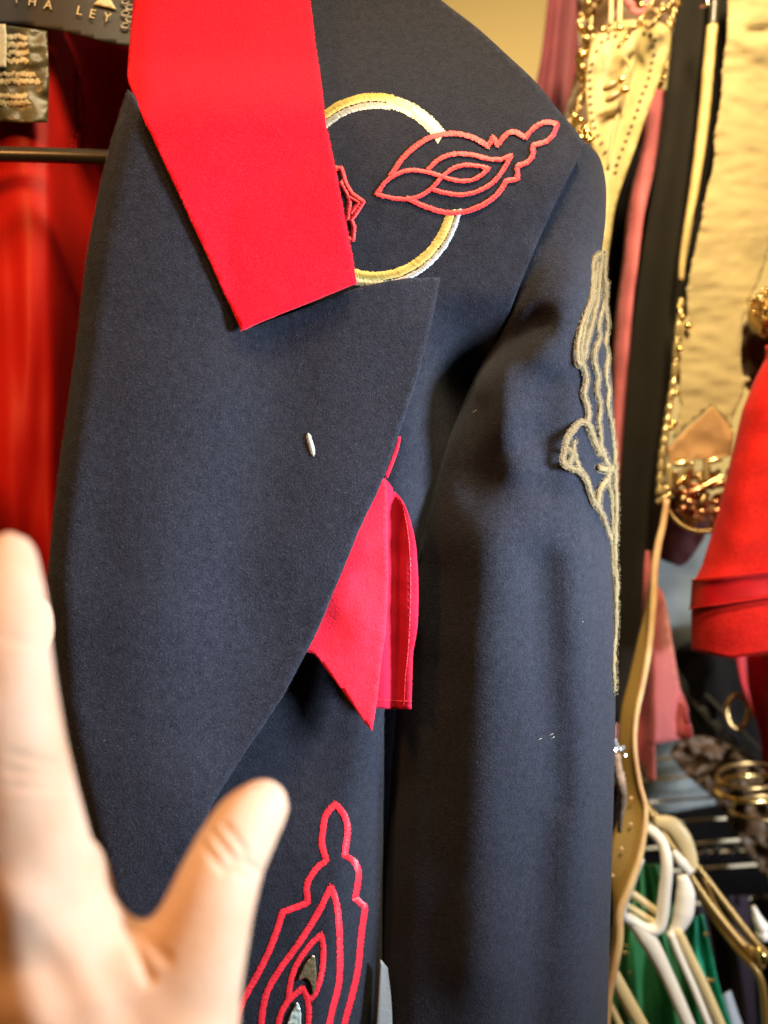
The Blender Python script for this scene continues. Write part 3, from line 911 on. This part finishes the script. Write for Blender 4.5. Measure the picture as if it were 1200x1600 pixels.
for v, n_ in zip(hme.vertices, nrm):
    if n_.y > .2: continue
    x = 600 + v.co.x / v.co.y * F; y = 800 - v.co.z / v.co.y * F
    if y < 950 or x > 480: continue
    k = sum(crease(x, y, *c) for c in CRS)
    if abs(k) > 1e-5: v.co -= n_ * k
hme.polygons.foreach_set('use_smooth', [True] * len(hme.polygons))

# ================================================================== BACKGROUND GARMENTS


def fold(*terms):
    return lambda u, v: sum(a * math.sin(2 * math.pi * (f * u + g * v) + p) for a, f, g, p in terms)


t = sheet('maroon_scarf', [(864, -60), (848, 80), (836, 150), (815, 330)], [(930, -60), (915, 100), (905, 200), (895, 340)], .80, .82, M['maroon'],
          fold=fold((.012, 1.6, .1, 0), (.005, 3.3, -.2, 1)), nv=40)
tag(t, 'maroon cloth hanging against the cream wall behind the blazer shoulder', 'scarf')

# tan leather tongue
ls = thing('leather_strap', 'yellow tan leather strap tapering downward, edged with dark stitches', 'strap', P(945, 420, .52))
so = smooth([(917, 160), (917, 110), (924, 72), (942, 44), (965, 34), (1000, 32), (1032, 36), (1048, 50), (1044, 84), (1031, 125), (1014, 172), (996, 222), (978, 272), (964, 320),
             (955, 370), (947, 420), (938, 420), (942, 360), (945, 310), (938, 262), (925, 225)], 4, True)


def d_ls(x, y):
    return .60 - .05 * sstep(60, 420, y) - .006 * math.exp(-((x - 985 + (y - 90) * .18) / 22) ** 2) + .003 * hash2(x, y, .03)


patch('leather_tongue', so, d_ls, M['tan'], ls, sp=6, thick=.003)
ptube('centre_ridge', [(x, y, d_ls(x, y) - .002) for x, y in ((990, 88), (984, 112), (976, 140), (968, 172), (958, 212), (950, 262))], [4, 4.5, 4, 4, 3.6, 2.5], M['tan'], ls)
mh = uv_ball(8, 5); mh.materials.append(M['hole'])
sl = [(925, 100), (922, 112), (921, 125), (922, 138), (922, 151), (923, 163), (924, 176), (926, 189), (929, 200), (934, 212), (940, 224), (946, 238)]
sr = [(1024, 62), (1019, 72), (1022, 86), (1018, 98), (1016, 110), (1013, 122), (1009, 135), (1004, 146), (1000, 158), (996, 172), (991, 184), (986, 197), (982, 208), (977, 221), (972, 233), (967, 246), (963, 258), (961, 270)]
st = [(932, 80), (940, 66), (950, 60), (962, 56), (1006, 52), (1016, 54)]
for i, (x, y) in enumerate(sl + sr + st):
    put('stitch', mh, P(x, y, d_ls(x, y) - .0006), (.0021, .0009, .0012), ls, rot=(0, R(-35), 0))
for x in (955, 969):
    ptube('hanging_cord', [(x, -60, .60), (x, 0, .60), (x - 1, 40, .597)], 3.2, M['belt_edge'], ls, 8)

# gold necklaces around the strap
ball = uv_ball(10, 7)
for nm in ('gold', 'glassbead', 'taupe', 'old_gold', 'copper', 'darkbead', 'crystal'):
    pass
def mesh_with(base, m):
    me = base.copy(); me.materials.clear(); me.materials.append(m); return me


ball_gold, ball_old, ball_taupe, ball_copper, ball_glass, ball_dark, ball_crys = (mesh_with(ball, M[k]) for k in ('gold', 'old_gold', 'taupe', 'copper', 'glassbead', 'darkbead', 'crystal'))
bug = rod(8); bug_gold, bug_glass, bug_copper, bug_old = (mesh_with(bug, M[k]) for k in ('gold', 'glassbead', 'copper', 'old_gold'))


def necklace(label, path, d, sizes, meshes, step, long=1.0, jit=2.0, group='gold bead necklaces heaped round the tan strap'):
    q = smooth(path, 12)
    n = thing('bead_necklace', label, 'necklace', P(path[0][0], path[0][1], d), group)
    ptube('string', [(x, y, d) for x, y in path], 1.2, M['old_gold'], n, 6)
    acc = 0
    for i in range(len(q) - 1):
        a, b_ = q[i], q[i + 1]
        acc += math.hypot(b_[0] - a[0], b_[1] - a[1])
        if acc >= step:
            acc = 0
            s = random.choice(sizes) * .78 / F * d
            put('bead', random.choice(meshes), P(a[0] + random.uniform(-jit, jit), a[1] + random.uniform(-jit, jit), d + random.uniform(-.006, .006)),
                (s, s, s * random.uniform(1, long)), n, axis=Vector((b_[0] - a[0], random.uniform(-3, 3), -(b_[1] - a[1]))) if long > 1 else None)
    return n


necklace('necklace of mixed gold beads down the left side of the tan strap', [(930, -30), (918, 10), (906, 45), (918, 75), (908, 100), (914, 130), (904, 160), (900, 195), (914, 215), (905, 232)], .61, [5, 7, 9],
         [ball_gold, ball_old, ball_old, ball_glass], 8, 1.5, 5)
necklace('second gold necklace tucked behind the first, left of the tan strap', [(945, -30), (925, 25), (925, 60), (905, 90), (915, 120), (895, 180), (885, 195), (905, 210)], .63, [5, 8, 10],
         [ball_old, ball_old, ball_taupe, ball_gold], 9, 1.4, 6)
necklace('gold necklace draped over the rounded top of the tan strap', [(1035, -30), (1018, 5), (1006, 24), (990, 44), (978, 60), (968, 72)], .575, [3.5, 4.5], [ball_gold, ball_glass, ball_old], 6, 2.2, 2)
necklace('gold necklace with long beads crossing the top of the strap', [(1060, -10), (1035, 20), (1010, 38), (985, 44), (960, 44), (940, 52)], .578, [4, 6], [ball_gold, ball_old, ball_taupe], 7, 1.8, 4)
necklace('gold necklace hanging along the right side of the tan strap', [(1062, -30), (1056, 10), (1050, 30), (1043, 60), (1041, 92), (1036, 118), (1032, 140)], .615, [3.5, 5, 6], [ball_gold, ball_glass, ball_old], 5, 1.5, 4)
necklace('gold necklace in a tangle over the top right corner of the strap', [(990, -30), (1000, 0), (1020, 15), (1040, 10), (1052, 25), (1040, 40)], .62, [5, 7], [ball_old, ball_gold, ball_taupe], 7, 1.6, 5)
n = thing('bead_pendant', 'pendant of two long taupe beads with square gold ends on the strap', 'pendant', P(960, 150, .56))
for (x0, y0, x1, y1) in ((942, 140, 966, 128), (946, 158, 970, 144)):
    a, b_ = P(x0, y0, .572), P(x1, y1, .570)
    put('long_bead', ball_taupe, (a + b_) / 2, (.0032, .0032, (b_ - a).length * .55), n, axis=b_ - a)
    c = P(x1 + 6, y1 - 3, .568)
    put('gold_end', bug_gold, c, (.0028, .0028, .0026), n, axis=b_ - a)
ptube('cord', [(975, 90, .575), (985, 105, .566), (978, 125, .566), (972, 140, .566)], 2.5, M['tan'], n)
yf = thing('gold_flower', 'small bright gold flower cluster at the strap edge above the shoulder', 'brooch', P(915, 212, .545))
for k in range(22):
    s = random.uniform(.0016, .0032)
    put('petal', ball_gold, P(916 + random.gauss(0, 7), 208 + random.gauss(0, 8), .548 + random.uniform(-.003, .003)), s, yf)
t = patch('rose_brown_satin', smooth([(975, -40), (1020, -40), (1025, 0), (1005, 22), (985, 18), (975, 0)], 4, True), lambda x, y: .66 + .004 * hash2(x, y, .06), M['rose'], sp=6)
tag(t, 'small fold of rose brown satin above the tan strap', 'cloth')
t = patch('bronze_cloth', [(900, -40), (1060, -40), (1050, 60), (1030, 160), (985, 200), (900, 240), (880, 190), (905, 90)], lambda x, y: .70 + .01 * hash2(x, y, .03), M['bronze'], sp=8)
tag(t, 'dark bronze cloth hanging behind the gold necklaces', 'cloth')

# rose cloth strip and its lower end
rose_out = smooth([(1012, 140), (1002, 230), (984, 310), (972, 410), (961, 510), (956, 610), (953, 700), (953, 800), (975, 880), (990, 900), (985, 960), (975, 1040), (965, 1110), (962, 1180)], 4) + \
    [(985, 1185), (1003, 1200), (1012, 1221), (1023, 1220), (1022, 1163), (1050, 1158), (1081, 1152)] + \
    smooth([(1081, 1152), (1074, 1110), (1062, 1070), (1052, 1010), (1045, 960), (1035, 925), (1020, 900), (1010, 800), (990, 720), (985, 640), (985, 560), (990, 470), (998, 400), (1012, 310), (1034, 220), (1044, 140)], 4)[1:]


def d_rose(x, y):
    xc = 1020 - (y - 140) * .085 if y < 860 else 1000
    d = .655 + .015 * sstep(850, 1100, y) + .00012 * (x - xc) ** 2 * .012
    if y > 860: d += .016 * math.sin((x - 970) * .085) * sstep(860, 980, y) + .012 * crease(x, y, 1045, 960, 1062, 1120, 10, 1)
    else: d += .00018 * (x - xc) ** 2 * .12
    return d + .003 * hash2(x, y, .02)


t = patch('rose_scarf', rose_out, d_rose, M['rose'], sp=8)
tag(t, 'long dusty rose scarf, a narrow strip beside the black garment widening below it', 'scarf')

# black garment
t = sheet('black_trousers', [(1068, -60), (1050, 60), (1042, 130), (1028, 250), (1003, 400), (984, 560), (968, 760), (958, 900), (954, 1130)],
          [(1116, -60), (1106, 80), (1093, 220), (1075, 360), (1062, 500), (1050, 620), (1036, 770), (1024, 860), (978, 1130)], .63, .66, M['black'],
          fold=lambda u, v: .014 * (2 * u - 1) ** 2 + .002 * math.sin(9 * v + 4 * u), nv=90)
tag(t, 'black olive trouser leg hanging between the rose scarf and gold panel', 'trousers')
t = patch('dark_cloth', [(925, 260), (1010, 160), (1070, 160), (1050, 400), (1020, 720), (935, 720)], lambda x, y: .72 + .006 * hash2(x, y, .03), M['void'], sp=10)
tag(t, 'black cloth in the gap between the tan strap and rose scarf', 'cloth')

# gold shantung panel with beads
gv = thing('gold_vest', 'gold slubbed silk panel with ragged edge, tan point and beaded border', 'garment', P(1130, 840, .63))
go = smooth([(1139, -60), (1138, 30), (1134, 80), (1130, 110), (1127, 160), (1119, 210), (1117, 250), (1105, 300), (1097, 340), (1086, 395), (1080, 420), (1075, 450), (1075, 490), (1066, 508), (1064, 540),
             (1060, 556), (1064, 590), (1061, 612), (1065, 634), (1060, 655), (1055, 684)], 3) + [(1084, 655), (1113, 632), (1128, 650), (1142, 668)] + \
    smooth([(1142, 668), (1150, 640), (1160, 622), (1163, 605), (1172, 594), (1160, 585), (1157, 555), (1158, 520), (1172, 470), (1194, 420), (1220, 340), (1270, 300)], 3)[1:] + [(1270, -60)]


def d_gv(x, y):
    return .632 + .0018 * hash2(x * .5, y * 1.3, .018) + .0018 * hash2(x * .6, y * 2, .05) + .0008 * hash2(x, y * 2, .2) + .025 * sstep(1150, 1260, x) - .01 * crease(x, y, 1180, 60, 1260, 50, 22, 1) + .012 * crease(x, y, 1175, 52, 1210, 48, 9, 1)


patch('silk_panel', go, d_gv, M['shantung'], gv, sp=7, thick=.002, edge_jit=1.2)
ptube('piping', [(1113, 42, .64), (1108, 90, .638), (1102, 160, .636), (1094, 230, .634), (1084, 300, .634), (1075, 350, .634), (1067, 400, .636), (1064, 440, .638)], [8, 8.5, 8.5, 8, 7, 5.5, 5, 4], M['piping'], gv, 12, jit=.06)
ptube('dark_loop', [(1118, -60, .645), (1116, 0, .642), (1113, 44, .64)], 7.5, M['bar'], gv)
patch('gap_shade_sheet', [(1112, -60), (1142, -60), (1130, 180), (1090, 400), (1068, 600), (1050, 600), (1060, 480), (1085, 330), (1104, 150)], lambda x, y: .67, M['black'], gv, sp=12)  # black sheet standing in for the shade in the gap beside the piping
patch('tan_point', [(1113, 633), (1132, 656), (1147, 676), (1142, 712), (1088, 716), (1046, 724), (1044, 702), (1056, 688), (1084, 660)], lambda x, y: .630 + .004 * hash2(x, y, .03), M['brown_tri'], gv, sp=6, thick=.002)
ptube('point_hem', [(1044, 724, .627), (1088, 717, .626), (1142, 711, .627)], 2.0, M['brown_tri'], gv)
q = smooth([(1064, 470), (1062, 490), (1058, 530), (1054, 580), (1050, 610), (1045, 640), (1041, 665), (1037, 690), (1033, 720), (1031, 750), (1029, 780)], 3)
for i in range(0, len(q) - 1):
    (x0, y0), (x1, y1) = q[i], q[i + 1]
    if i % 2 == 0 and i + 2 < len(q):
        x1, y1 = q[i + 2]
        a, b_ = P(x0, y0 + 3, .632), P(x1, y1 - 3, .632)
        put('bugle_bead', bug_glass, (a + b_) / 2, (.0030, .0030, (b_ - a).length * .5), gv, axis=b_ - a)
        put('bead', ball_glass, P(x0, y0, .632), .0026, gv)
for x, y, s in ((1075, 510, 6), (1062, 545, 5), (1056, 615, 5), (1052, 662, 6), (1048, 668, 5), (1060, 480, 4), (1066, 495, 4)):
    put('bead', ball_gold, P(x, y, .628), s / F * .63, gv)
# beaded medallion
for k in range(90):
    a = random.uniform(0, 2 * math.pi); rr_ = math.sqrt(random.random())
    x, y = 1098 + 58 * rr_ * math.cos(a), 772 + 56 * rr_ * math.sin(a)
    if y < 735: continue
    s = random.uniform(4.5, 8) / F * .64
    put('bead', random.choice((ball_copper, ball_copper, ball_old)), P(x, y, .646 - .012 * (1 - rr_ * rr_) + random.uniform(-.003, .003)), (s, s, s * random.choice((1, 1.8))), gv,
        axis=(random.gauss(0, 1), random.gauss(0, .4), random.gauss(0, 1)))
for i in range(26):
    a = R(lerp(20, 185, i / 25))
    put('bead', ball_old, P(1098 + 58 * math.cos(a), 774 + 57 * math.sin(a), .638), 4.2 / F * .64, gv)
for (x0, y0, x1, y1, m_, r_) in ((1050, 766, 1070, 746, bug_gold, 5), (1091, 764, 1130, 744, bug_gold, 4), (1066, 742, 1082, 722, bug_glass, 5), (1044, 728, 1046, 764, bug_glass, 5), (1054, 726, 1078, 722, bug_glass, 5),
                                 (1102, 716, 1104, 752, bug_glass, 4.5), (1104, 722, 1128, 716, bug_glass, 5), (1026, 786, 1048, 772, bug_glass, 5), (1030, 772, 1044, 760, bug_glass, 5), (1073, 782, 1087, 788, bug_copper, 5),
                                 (1052, 770, 1056, 736, bug_old, 5), (1076, 770, 1100, 762, bug_copper, 5), (1112, 762, 1128, 752, bug_copper, 5)):
    a, b_ = P(x0, y0, .628), P(x1, y1, .626)
    put('bugle_bead', m_, (a + b_) / 2, (r_ / F * .63, r_ / F * .63, (b_ - a).length * .5), gv, axis=b_ - a)

bb = thing('beaded_ball', 'round ball of gold sequins at the right edge above the red sleeve', 'ornament', P(1208, 500, .60))
co_ball = put('core', ball_old, P(1210, 492, .625), 40 / F * .62, bb)
for k in range(110):
    v = Vector((random.gauss(0, 1), -abs(random.gauss(0, 1)), random.gauss(0, 1))).normalized()
    s = random.uniform(3, 5.5) / F * .6
    put('sequin', random.choice((ball_gold, ball_old, ball_glass)), P(1210, 492, .625) + v * 41 / F * .62, (s * 1.6, s * .6, s), bb, rot=(random.random(), random.random(), random.random()))
t = patch('taupe_satin', smooth([(1168, 500), (1210, 520), (1210, 600), (1180, 615), (1156, 590), (1158, 540)], 4, True), lambda x, y: .655 + .008 * hash2(x, y, .05), M['bronze'], sp=6)
tag(t, 'fold of taupe satin under the gold sequin ball', 'cloth')
t = patch('silver_pendant', smooth([(1093, 13), (1100, 2), (1112, -8), (1120, -6), (1108, 8)], 3, True), lambda x, y: .60 + .0006 * abs(x - 1106), M['silver'], sp=3, thick=.0015)
tag(t, 'bright silver leaf pendant in front of the black trousers at top', 'pendant')

# red coat sleeve
rc = thing('red_coat', 'bright red coat sleeve with a stitched cuff band, hanging at right edge', 'coat', P(1200, 1040, .56))
rl = [(1196, 560), (1176, 600), (1160, 640), (1148, 690), (1136, 740), (1124, 790), (1110, 840), (1096, 885), (1084, 908), (1080, 960), (1080, 1012)]


def red_rows(y0, y1, grow, nv, wob=.003):
    rows = []
    for j in range(nv):
        y = lerp(y0, y1, j / (nv - 1)); xl = interp(rl, y) - grow
        row = []
        for i in range(40):
            th = math.pi * 2 * i / 40
            hw = 150 + grow
            x = xl + hw - hw * math.cos(th)
            ytilt = y + (-22 * sstep(850, 930, y) * (x - xl) / 150) + (18 * sstep(960, 1010, y)) * min(1, (x - xl) / 60) * (1.2)
            d = .575 - (.05 + grow / F * .56) * math.sin(th) + wob * hash2(x, y, .02)
            row.append(P(x, ytilt, d))
        rows.append(row)
    return rows


grid_mesh('sleeve', red_rows(540, 1016, 0, 80), M['coat_red'], rc, thick=0.0015, closed_u=True)
grid_mesh('cuff_band', red_rows(906, 952, 3.0, 10, .002), M['band_red'], rc, thick=.0008, closed_u=True)
for yy in (907, 951):
    ptube('band_piping', [tuple((600 + (p.x / p.y) * F, 800 - p.z / p.y * F, p.y - .0012)) for p in red_rows(yy, yy + 1, 3.5, 2, .002)[0][0:20]], 1.7, M['coat_red'], rc, 6, sm=2)

# dark cloths and greys beyond
t = patch('maroon_blouse', smooth([(1030, 780), (1110, 790), (1105, 830), (1072, 880), (1048, 880), (1026, 862)], 3, True), lambda x, y: .72 + .006 * hash2(x, y, .04), M['deep_maroon'], sp=7)
tag(t, 'corner of a very dark maroon blouse under the beaded medallion', 'blouse')
t = patch('grey_floor_sheet', [(985, 800), (1130, 800), (1135, 1010), (1110, 1030), (1150, 1250), (1000, 1280), (985, 1000)], lambda x, y: .98 + .02 * hash2(x, y, .02) - .05 * sstep(900, 1010, y), M['greyblue'], sp=10)  # added sheet standing in for the pale floor seen beyond
tag(t, 'grey blue stand-in sheet for the floor at the back, left of the red cuff', 'backdrop')
t = patch('black_coat', smooth([(1060, 1010), (1240, 990), (1240, 1240), (1190, 1225), (1150, 1190), (1110, 1145), (1082, 1110), (1075, 1070)], 3, True), lambda x, y: .88 + .01 * hash2(x, y, .03), M['void'], sp=9)
tag(t, 'black coat in deep shade below the red cuff', 'coat')
t = sheet('dark_red_dress', [(1150, 1020), (1160, 1070), (1178, 1115), (1190, 1160), (1192, 1240)], [(1260, 1020), (1260, 1070), (1260, 1115), (1260, 1160), (1260, 1240)], .80, .78, M['band_red'],
          fold=fold((.008, 1.4, .2, 0)), nv=30)
tag(t, 'dark red dress hanging below the red cuff at the right edge', 'dress')
t = patch('black_backdrop', [(930, 1230), (1260, 1190), (1260, 1700), (930, 1700)], lambda x, y: 1.05 + .01 * hash2(x, y, .02), M['void'], sp=16, thick=.004)  # plain black sheet added to fill the dark area at the back
tag(t, 'large black backdrop sheet at the back, below the wire shelf', 'bag')

# wire shelf
ws = thing('wire_shelf', 'pale wire shelf seen between the hanging clothes at lower right', 'shelf', P(1120, 1300, .86))
for (x0, y0, x1, y1) in ((980, 1191, 1140, 1176), (985, 1221, 1160, 1208), (975, 1256, 1240, 1238), (980, 1290, 1260, 1270), (985, 1328, 1260, 1303), (1000, 1365, 1260, 1345), (1060, 1414, 1270, 1396)):
    ptube('wire', [(x0, y0, .86), ((x0 + x1) / 2, (y0 + y1) / 2 - .6, .86), (x1, y1, .86)], 2.3, M['wire'], ws, 8, sm=3)
ptube('rail', [(1040, 1050, .90), (1120, 1140, .86), (1215, 1250, .80)], 5, M['bar'], ws, 8)
ptube('rail', [(1068, 1052, .90), (1146, 1130, .86), (1240, 1228, .80)], 4, M['bar'], ws, 8)
for k in range(6):  # added plates standing in for grey floor seen through the rails
    tt = k / 5
    x, y = lerp(1078, 1190, tt), lerp(1094, 1212, tt); s = lerp(.5, 1.1, tt)
    d = lerp(.885, .815, tt)
    patch('floor_glimpse', [(x - 15 * s, y - 17 * s), (x + 1 * s, y - 20 * s), (x + 17 * s, y + 8 * s), (x + 2 * s, y + 12 * s)], lambda a, b, d=d: d, M['greyblue'], ws, sp=6, thick=.003)

# bronze cloth, bangles
t = patch('bronze_scarf', smooth([(1048, 1170), (1085, 1150), (1130, 1160), (1175, 1195), (1215, 1235), (1230, 1420), (1195, 1370), (1150, 1300), (1118, 1250), (1085, 1222), (1062, 1200)], 3, True),
          lambda x, y: .80 + .018 * hash2(x, y, .045) + .006 * hash2(x, y, .12), M['bronze'], sp=6)
tag(t, 'crumpled bronze satin scarf beneath the gold bangles', 'scarf')


def torus_path(cx_, cy_, rx_, ry_, d, dd):
    return [(cx_ + rx_ * math.cos(a), cy_ + ry_ * math.sin(a) - .10 * rx_ * math.cos(a) * 0, d - dd * math.sin(a)) for a in np.linspace(0, 2 * math.pi, 40)]


for cx_, cy_, rx_, ry_, r_, m_, lbl in ((1172, 1212, 52, 20, 3.2, 'old_gold', 'old gold bangle, topmost of the stack on the bronze scarf'),
                                        (1176, 1232, 56, 21, 4.2, 'gold', 'shiny gold bangle in the middle of the stack'),
                                        (1196, 1262, 54, 19, 2.8, 'old_gold', 'thin gold bangle, lowest of the stack on the bronze scarf'),
                                        (1152, 1112, 17, 26, 4, 'old_gold', 'small dim brass ring hanging against the black coat')):
    o = ptube('bangle', torus_path(cx_, cy_, rx_, ry_, .74 if cy_ > 1150 else .83, .03 if cy_ > 1150 else .004), r_, M[m_], None, 10, sm=0)
    tag(o, lbl, 'bangle' if cy_ > 1150 else 'ring', 'gold bangles by the wire shelf' if cy_ > 1150 else None)
necklace('short string of small brass beads beside the dim brass ring', [(1166, 1105), (1180, 1118), (1194, 1122)], .82, [4, 5], [ball_old, ball_gold], 7, 1, 2, None)
necklace('string of black glass beads lying across under the wire shelf', [(1084, 1334), (1110, 1331), (1140, 1330), (1170, 1329), (1200, 1331)], .95, [6, 8], [ball_dark], 11, 1, 5, None)

# leather belt
lbt = thing('leather_belt', 'ochre leather belt with pale cut edge, hanging from the black trousers down', 'belt', P(950, 1620, .55))
edge = [(1042, 780), (1036, 820), (1029, 850), (1023, 890), (1021, 940), (1016, 1000), (1006, 1060), (994, 1120), (992, 1170), (1000, 1225), (1009, 1262), (1006, 1305), (998, 1345), (984, 1385), (969, 1425), (968, 1470), (961, 1510), (952, 1560), (947, 1640)]
es = smooth(edge, 5)
face_l = [(1037, 781), (1030, 822), (1022, 850), (1015, 900), (1008, 950), (996, 1000), (982, 1060), (970, 1110), (966, 1160), (970, 1200), (974, 1240), (966, 1280), (955, 1315), (951, 1350), (954, 1385), (958, 1425), (955, 1470), (950, 1510), (946, 1560), (941, 1640)]


def d_bl(v): return .60 - .05 * sstep(.0, .9, v)


sheet('belt_face', face_l, edge, lambda v: d_bl(v) + .012, lambda v: d_bl(v), M['ochre'], lbt, nu=8, nv=110, thick=.0022)
tube('belt_edge', [P(x, y, d_bl(i / (len(es) - 1)) - .001) for i, (x, y) in enumerate(es)], [(5.0 + 1.2 * math.sin(i * .11)) / F * .57 for i in range(len(es))], M['belt_edge'], lbt, 8, flat=.8)
pl = uv_ball(8, 5); pl.materials.append(M['belt_edge'])
for x, y in ((986, 1247), (985, 1288), (971, 1326), (957, 1368)):
    v = (y - 780) / 860
    put('stud', pl, P(x, y, d_bl(v) + .003), (.0014, .0009, .0014), lbt)

# crystals and brown lace strip at the sleeve's edge
cb = thing('crystal_brooch', 'clear crystal brooch glinting at the edge of the navy sleeve', 'brooch', P(964, 1180, .50))
gem = bpy.data.meshes.new('crystal'); bmg = bmesh.new(); bmesh.ops.create_icosphere(bmg, subdivisions=1, radius=1); bmg.to_mesh(gem); bmg.free(); gem.materials.append(M['crystal'])
for x, y, s in ((956, 1148, 5), (961, 1160, 7), (966, 1170, 6), (974, 1168, 4), (976, 1180, 3.5), (962, 1172, 5)):
    put('crystal', gem, P(x, y, .50), (s / F * .5, s / F * .4, s / F * .6), cb, rot=(random.random() * 3, random.random() * 3, random.random() * 3))
t = ptube('brown_lace_trim', [(962, 1178, .515), (966, 1205, .515), (971, 1228, .515), (972, 1250, .52), (968, 1300, .53)], [6, 8, 7, 6, 3], M['brownlace'], None, 10, jit=.25)
tag(t, 'scrap of brown lace trim hanging below the crystal brooch', 'trim')

# brass wire hangers
bh = thing('brass_hanger', 'brass wire hanger whose paired arms slope down to a ring at right edge', 'clothes hanger', P(1190, 1520, .62))
for pth, r_ in (([(1002, 1248, .66), (1050, 1325, .65), (1102, 1404, .64), (1150, 1465, .63), (1192, 1512, .62)], 6.5),
                ([(1010, 1258, .665), (1070, 1330, .66), (1130, 1408, .65), (1172, 1462, .64), (1206, 1500, .63)], 6),
                ([(1075, 1362, .645), (1110, 1425, .64), (1150, 1480, .63), (1188, 1530, .62), (1198, 1620, .62)], 6),
                ([(1100, 1372, .64), (1120, 1420, .64), (1160, 1470, .635), (1180, 1486, .63)], 4)):
    ptube('arm', pth, r_, M['brass'], bh, 10)
ptube('collar_fitting', [(1183, 1480, .618), (1190, 1492, .615), (1192, 1504, .615)], [6, 8, 6], M['gold'], bh)
wp = thing('white_peg', 'small white plastic peg poking out beside the brass hanger', 'peg', P(1188, 1465, .66))
ptube('pin', [(1177, 1416, .66), (1184, 1436, .66), (1192, 1450, .66)], [3, 8, 11], M['white'], wp)
ptube('foot', [(1190, 1455, .66), (1194, 1466, .66)], [10, 9], M['white'], wp, sm=3)

# white plastic hangers
ha = thing('plastic_hanger', 'white plastic hanger with an angular open neck, over dark green satin', 'clothes hanger', P(1010, 1460, .60), 'pale plastic hangers at lower right')
ptube('neck_frame', [(1000, 1340, .60), (985, 1378, .60), (971, 1424, .60), (992, 1441, .60), (1012, 1452, .60), (1027, 1450, .60), (1034, 1436, .60), (1038, 1400, .60), (1042, 1352, .60), (1036, 1320, .605), (1020, 1300, .61), (1004, 1296, .615)],
      [7, 8, 8, 8, 9, 9.5, 9.5, 9.5, 9, 8.5, 9, 8], M['white'], ha, 12)
ptube('cross_bar', [(982, 1392, .605), (1004, 1408, .605), (1028, 1426, .605)], 6, M['cream'], ha)
ptube('cross_bar', [(976, 1412, .605), (998, 1426, .605), (1022, 1440, .605)], 5, M['cream'], ha)
ptube('arm', [(980, 1432, .60), (1008, 1462, .60), (1040, 1520, .60), (1084, 1620, .60)], [8, 15, 11, 10], M['white'], ha, 12, flat=.7)
hb = thing('plastic_hanger', 'bluish white plastic hanger with a ridged arm, right of the open necked one', 'clothes hanger', P(1060, 1460, .61), 'pale plastic hangers at lower right')
ptube('neck_block', [(1066, 1368, .62), (1071, 1395, .62), (1068, 1425, .62), (1060, 1446, .62), (1052, 1456, .62)], [8, 15, 16, 12, 9], M['white'], hb, 12, flat=.7)
ptube('hook_base', [(1022, 1283, .635), (1048, 1290, .632), (1066, 1312, .63), (1078, 1345, .628), (1080, 1362, .626)], [9, 15, 15, 12, 6], M['cream'], hb, 12, flat=.6)
ptube('hook_base', [(1052, 1330, .622), (1066, 1348, .62), (1080, 1364, .62)], [5, 8, 5], M['white'], hb, 12, flat=.6)
ptube('arm_ridge', [(1046, 1456, .615), (1062, 1495, .615), (1084, 1545, .615), (1114, 1620, .615)], [6, 6, 6, 6], M['white'], hb)
ptube('arm_ridge', [(1056, 1450, .618), (1078, 1495, .618), (1102, 1545, .618), (1134, 1620, .618)], [8, 7.5, 7.5, 7.5], M['cream'], hb)
ptube('arm_web', [(1051, 1454, .622), (1070, 1495, .622), (1093, 1545, .622), (1124, 1620, .622)], [8, 9, 9, 9], M['white'], hb, flat=.3)
hc = thing('plastic_hanger', 'cream plastic hanger low at the edge of the navy sleeve', 'clothes hanger', P(955, 1520, .57), 'pale plastic hangers at lower right')
ptube('arm', [(946, 1500, .57), (962, 1530, .57), (984, 1570, .57), (1012, 1620, .57)], [9, 11, 11, 11], M['cream'], hc, 12, flat=.7)
ptube('lower_bar', [(944, 1550, .575), (960, 1585, .575), (976, 1620, .575)], 7, M['cream'], hc)

# green and teal
t = sheet('dark_green_dress', [(985, 1350), (972, 1420), (955, 1500), (945, 1650)], [(1030, 1350), (1052, 1420), (1080, 1500), (1110, 1650)], .66, .68, M['green'],
          fold=fold((.012, 2.1, .3, 0), (.006, 4.2, -.5, 1)), nv=40, nu=40)
grn = t
tag(t, 'dark green satin dress hanging behind the white plastic hangers', 'dress')
t = sheet('teal_blouse', [(1080, 1438), (1072, 1480), (1085, 1540), (1100, 1650)], [(1096, 1428), (1108, 1480), (1124, 1545), (1160, 1650)], .665, .675, M['teal'], fold=fold((.008, 1.6, .2, 0)), nv=30)
teal = t
tag(t, 'bright teal green satin blouse right of the white hangers', 'blouse')
t = sheet('pale_blue_cloth', [(1122, 1558), (1128, 1590), (1136, 1650)], [(1142, 1548), (1156, 1590), (1180, 1650)], .68, .69, M['paleblue'], fold=fold((.004, 1.3, 0, 0)), nv=16)
tag(t, 'pale blue cloth under the teal blouse at the bottom edge', 'cloth')
t = sheet('plum_dress', [(1085, 1400), (1110, 1480), (1130, 1560), (1150, 1650)], [(1250, 1400), (1250, 1480), (1250, 1560), (1250, 1650)], .86, .84, M['plum'], fold=fold((.012, 2.2, .2, 0)), nv=30)
tag(t, 'dark plum dress behind the brass hanger', 'dress')
for x, y, s, ow in ((1104, 1460, 4, teal), (1108, 1533, 5, teal), (1113, 1532, 3, teal), (977, 1489, 4, grn), (978, 1478, 2.5, grn), (970, 1467, 3, grn), (984, 1520, 2.5, grn)):
    put('sequin', ball_glass, P(x, y, .648), (s / F * .9, .001, s / F * .5), ow)

# pale ribbon between the front panel and the sleeve
t = sheet('pale_ribbon', [(596, 1500), (592, 1560), (586, 1650)], [(606, 1512), (612, 1570), (614, 1650)], .400, .404, M['ribbon'], fold=None, nv=16, nu=6)
tag(t, 'pale grey ribbon end showing between blazer front and sleeve at bottom', 'ribbon')
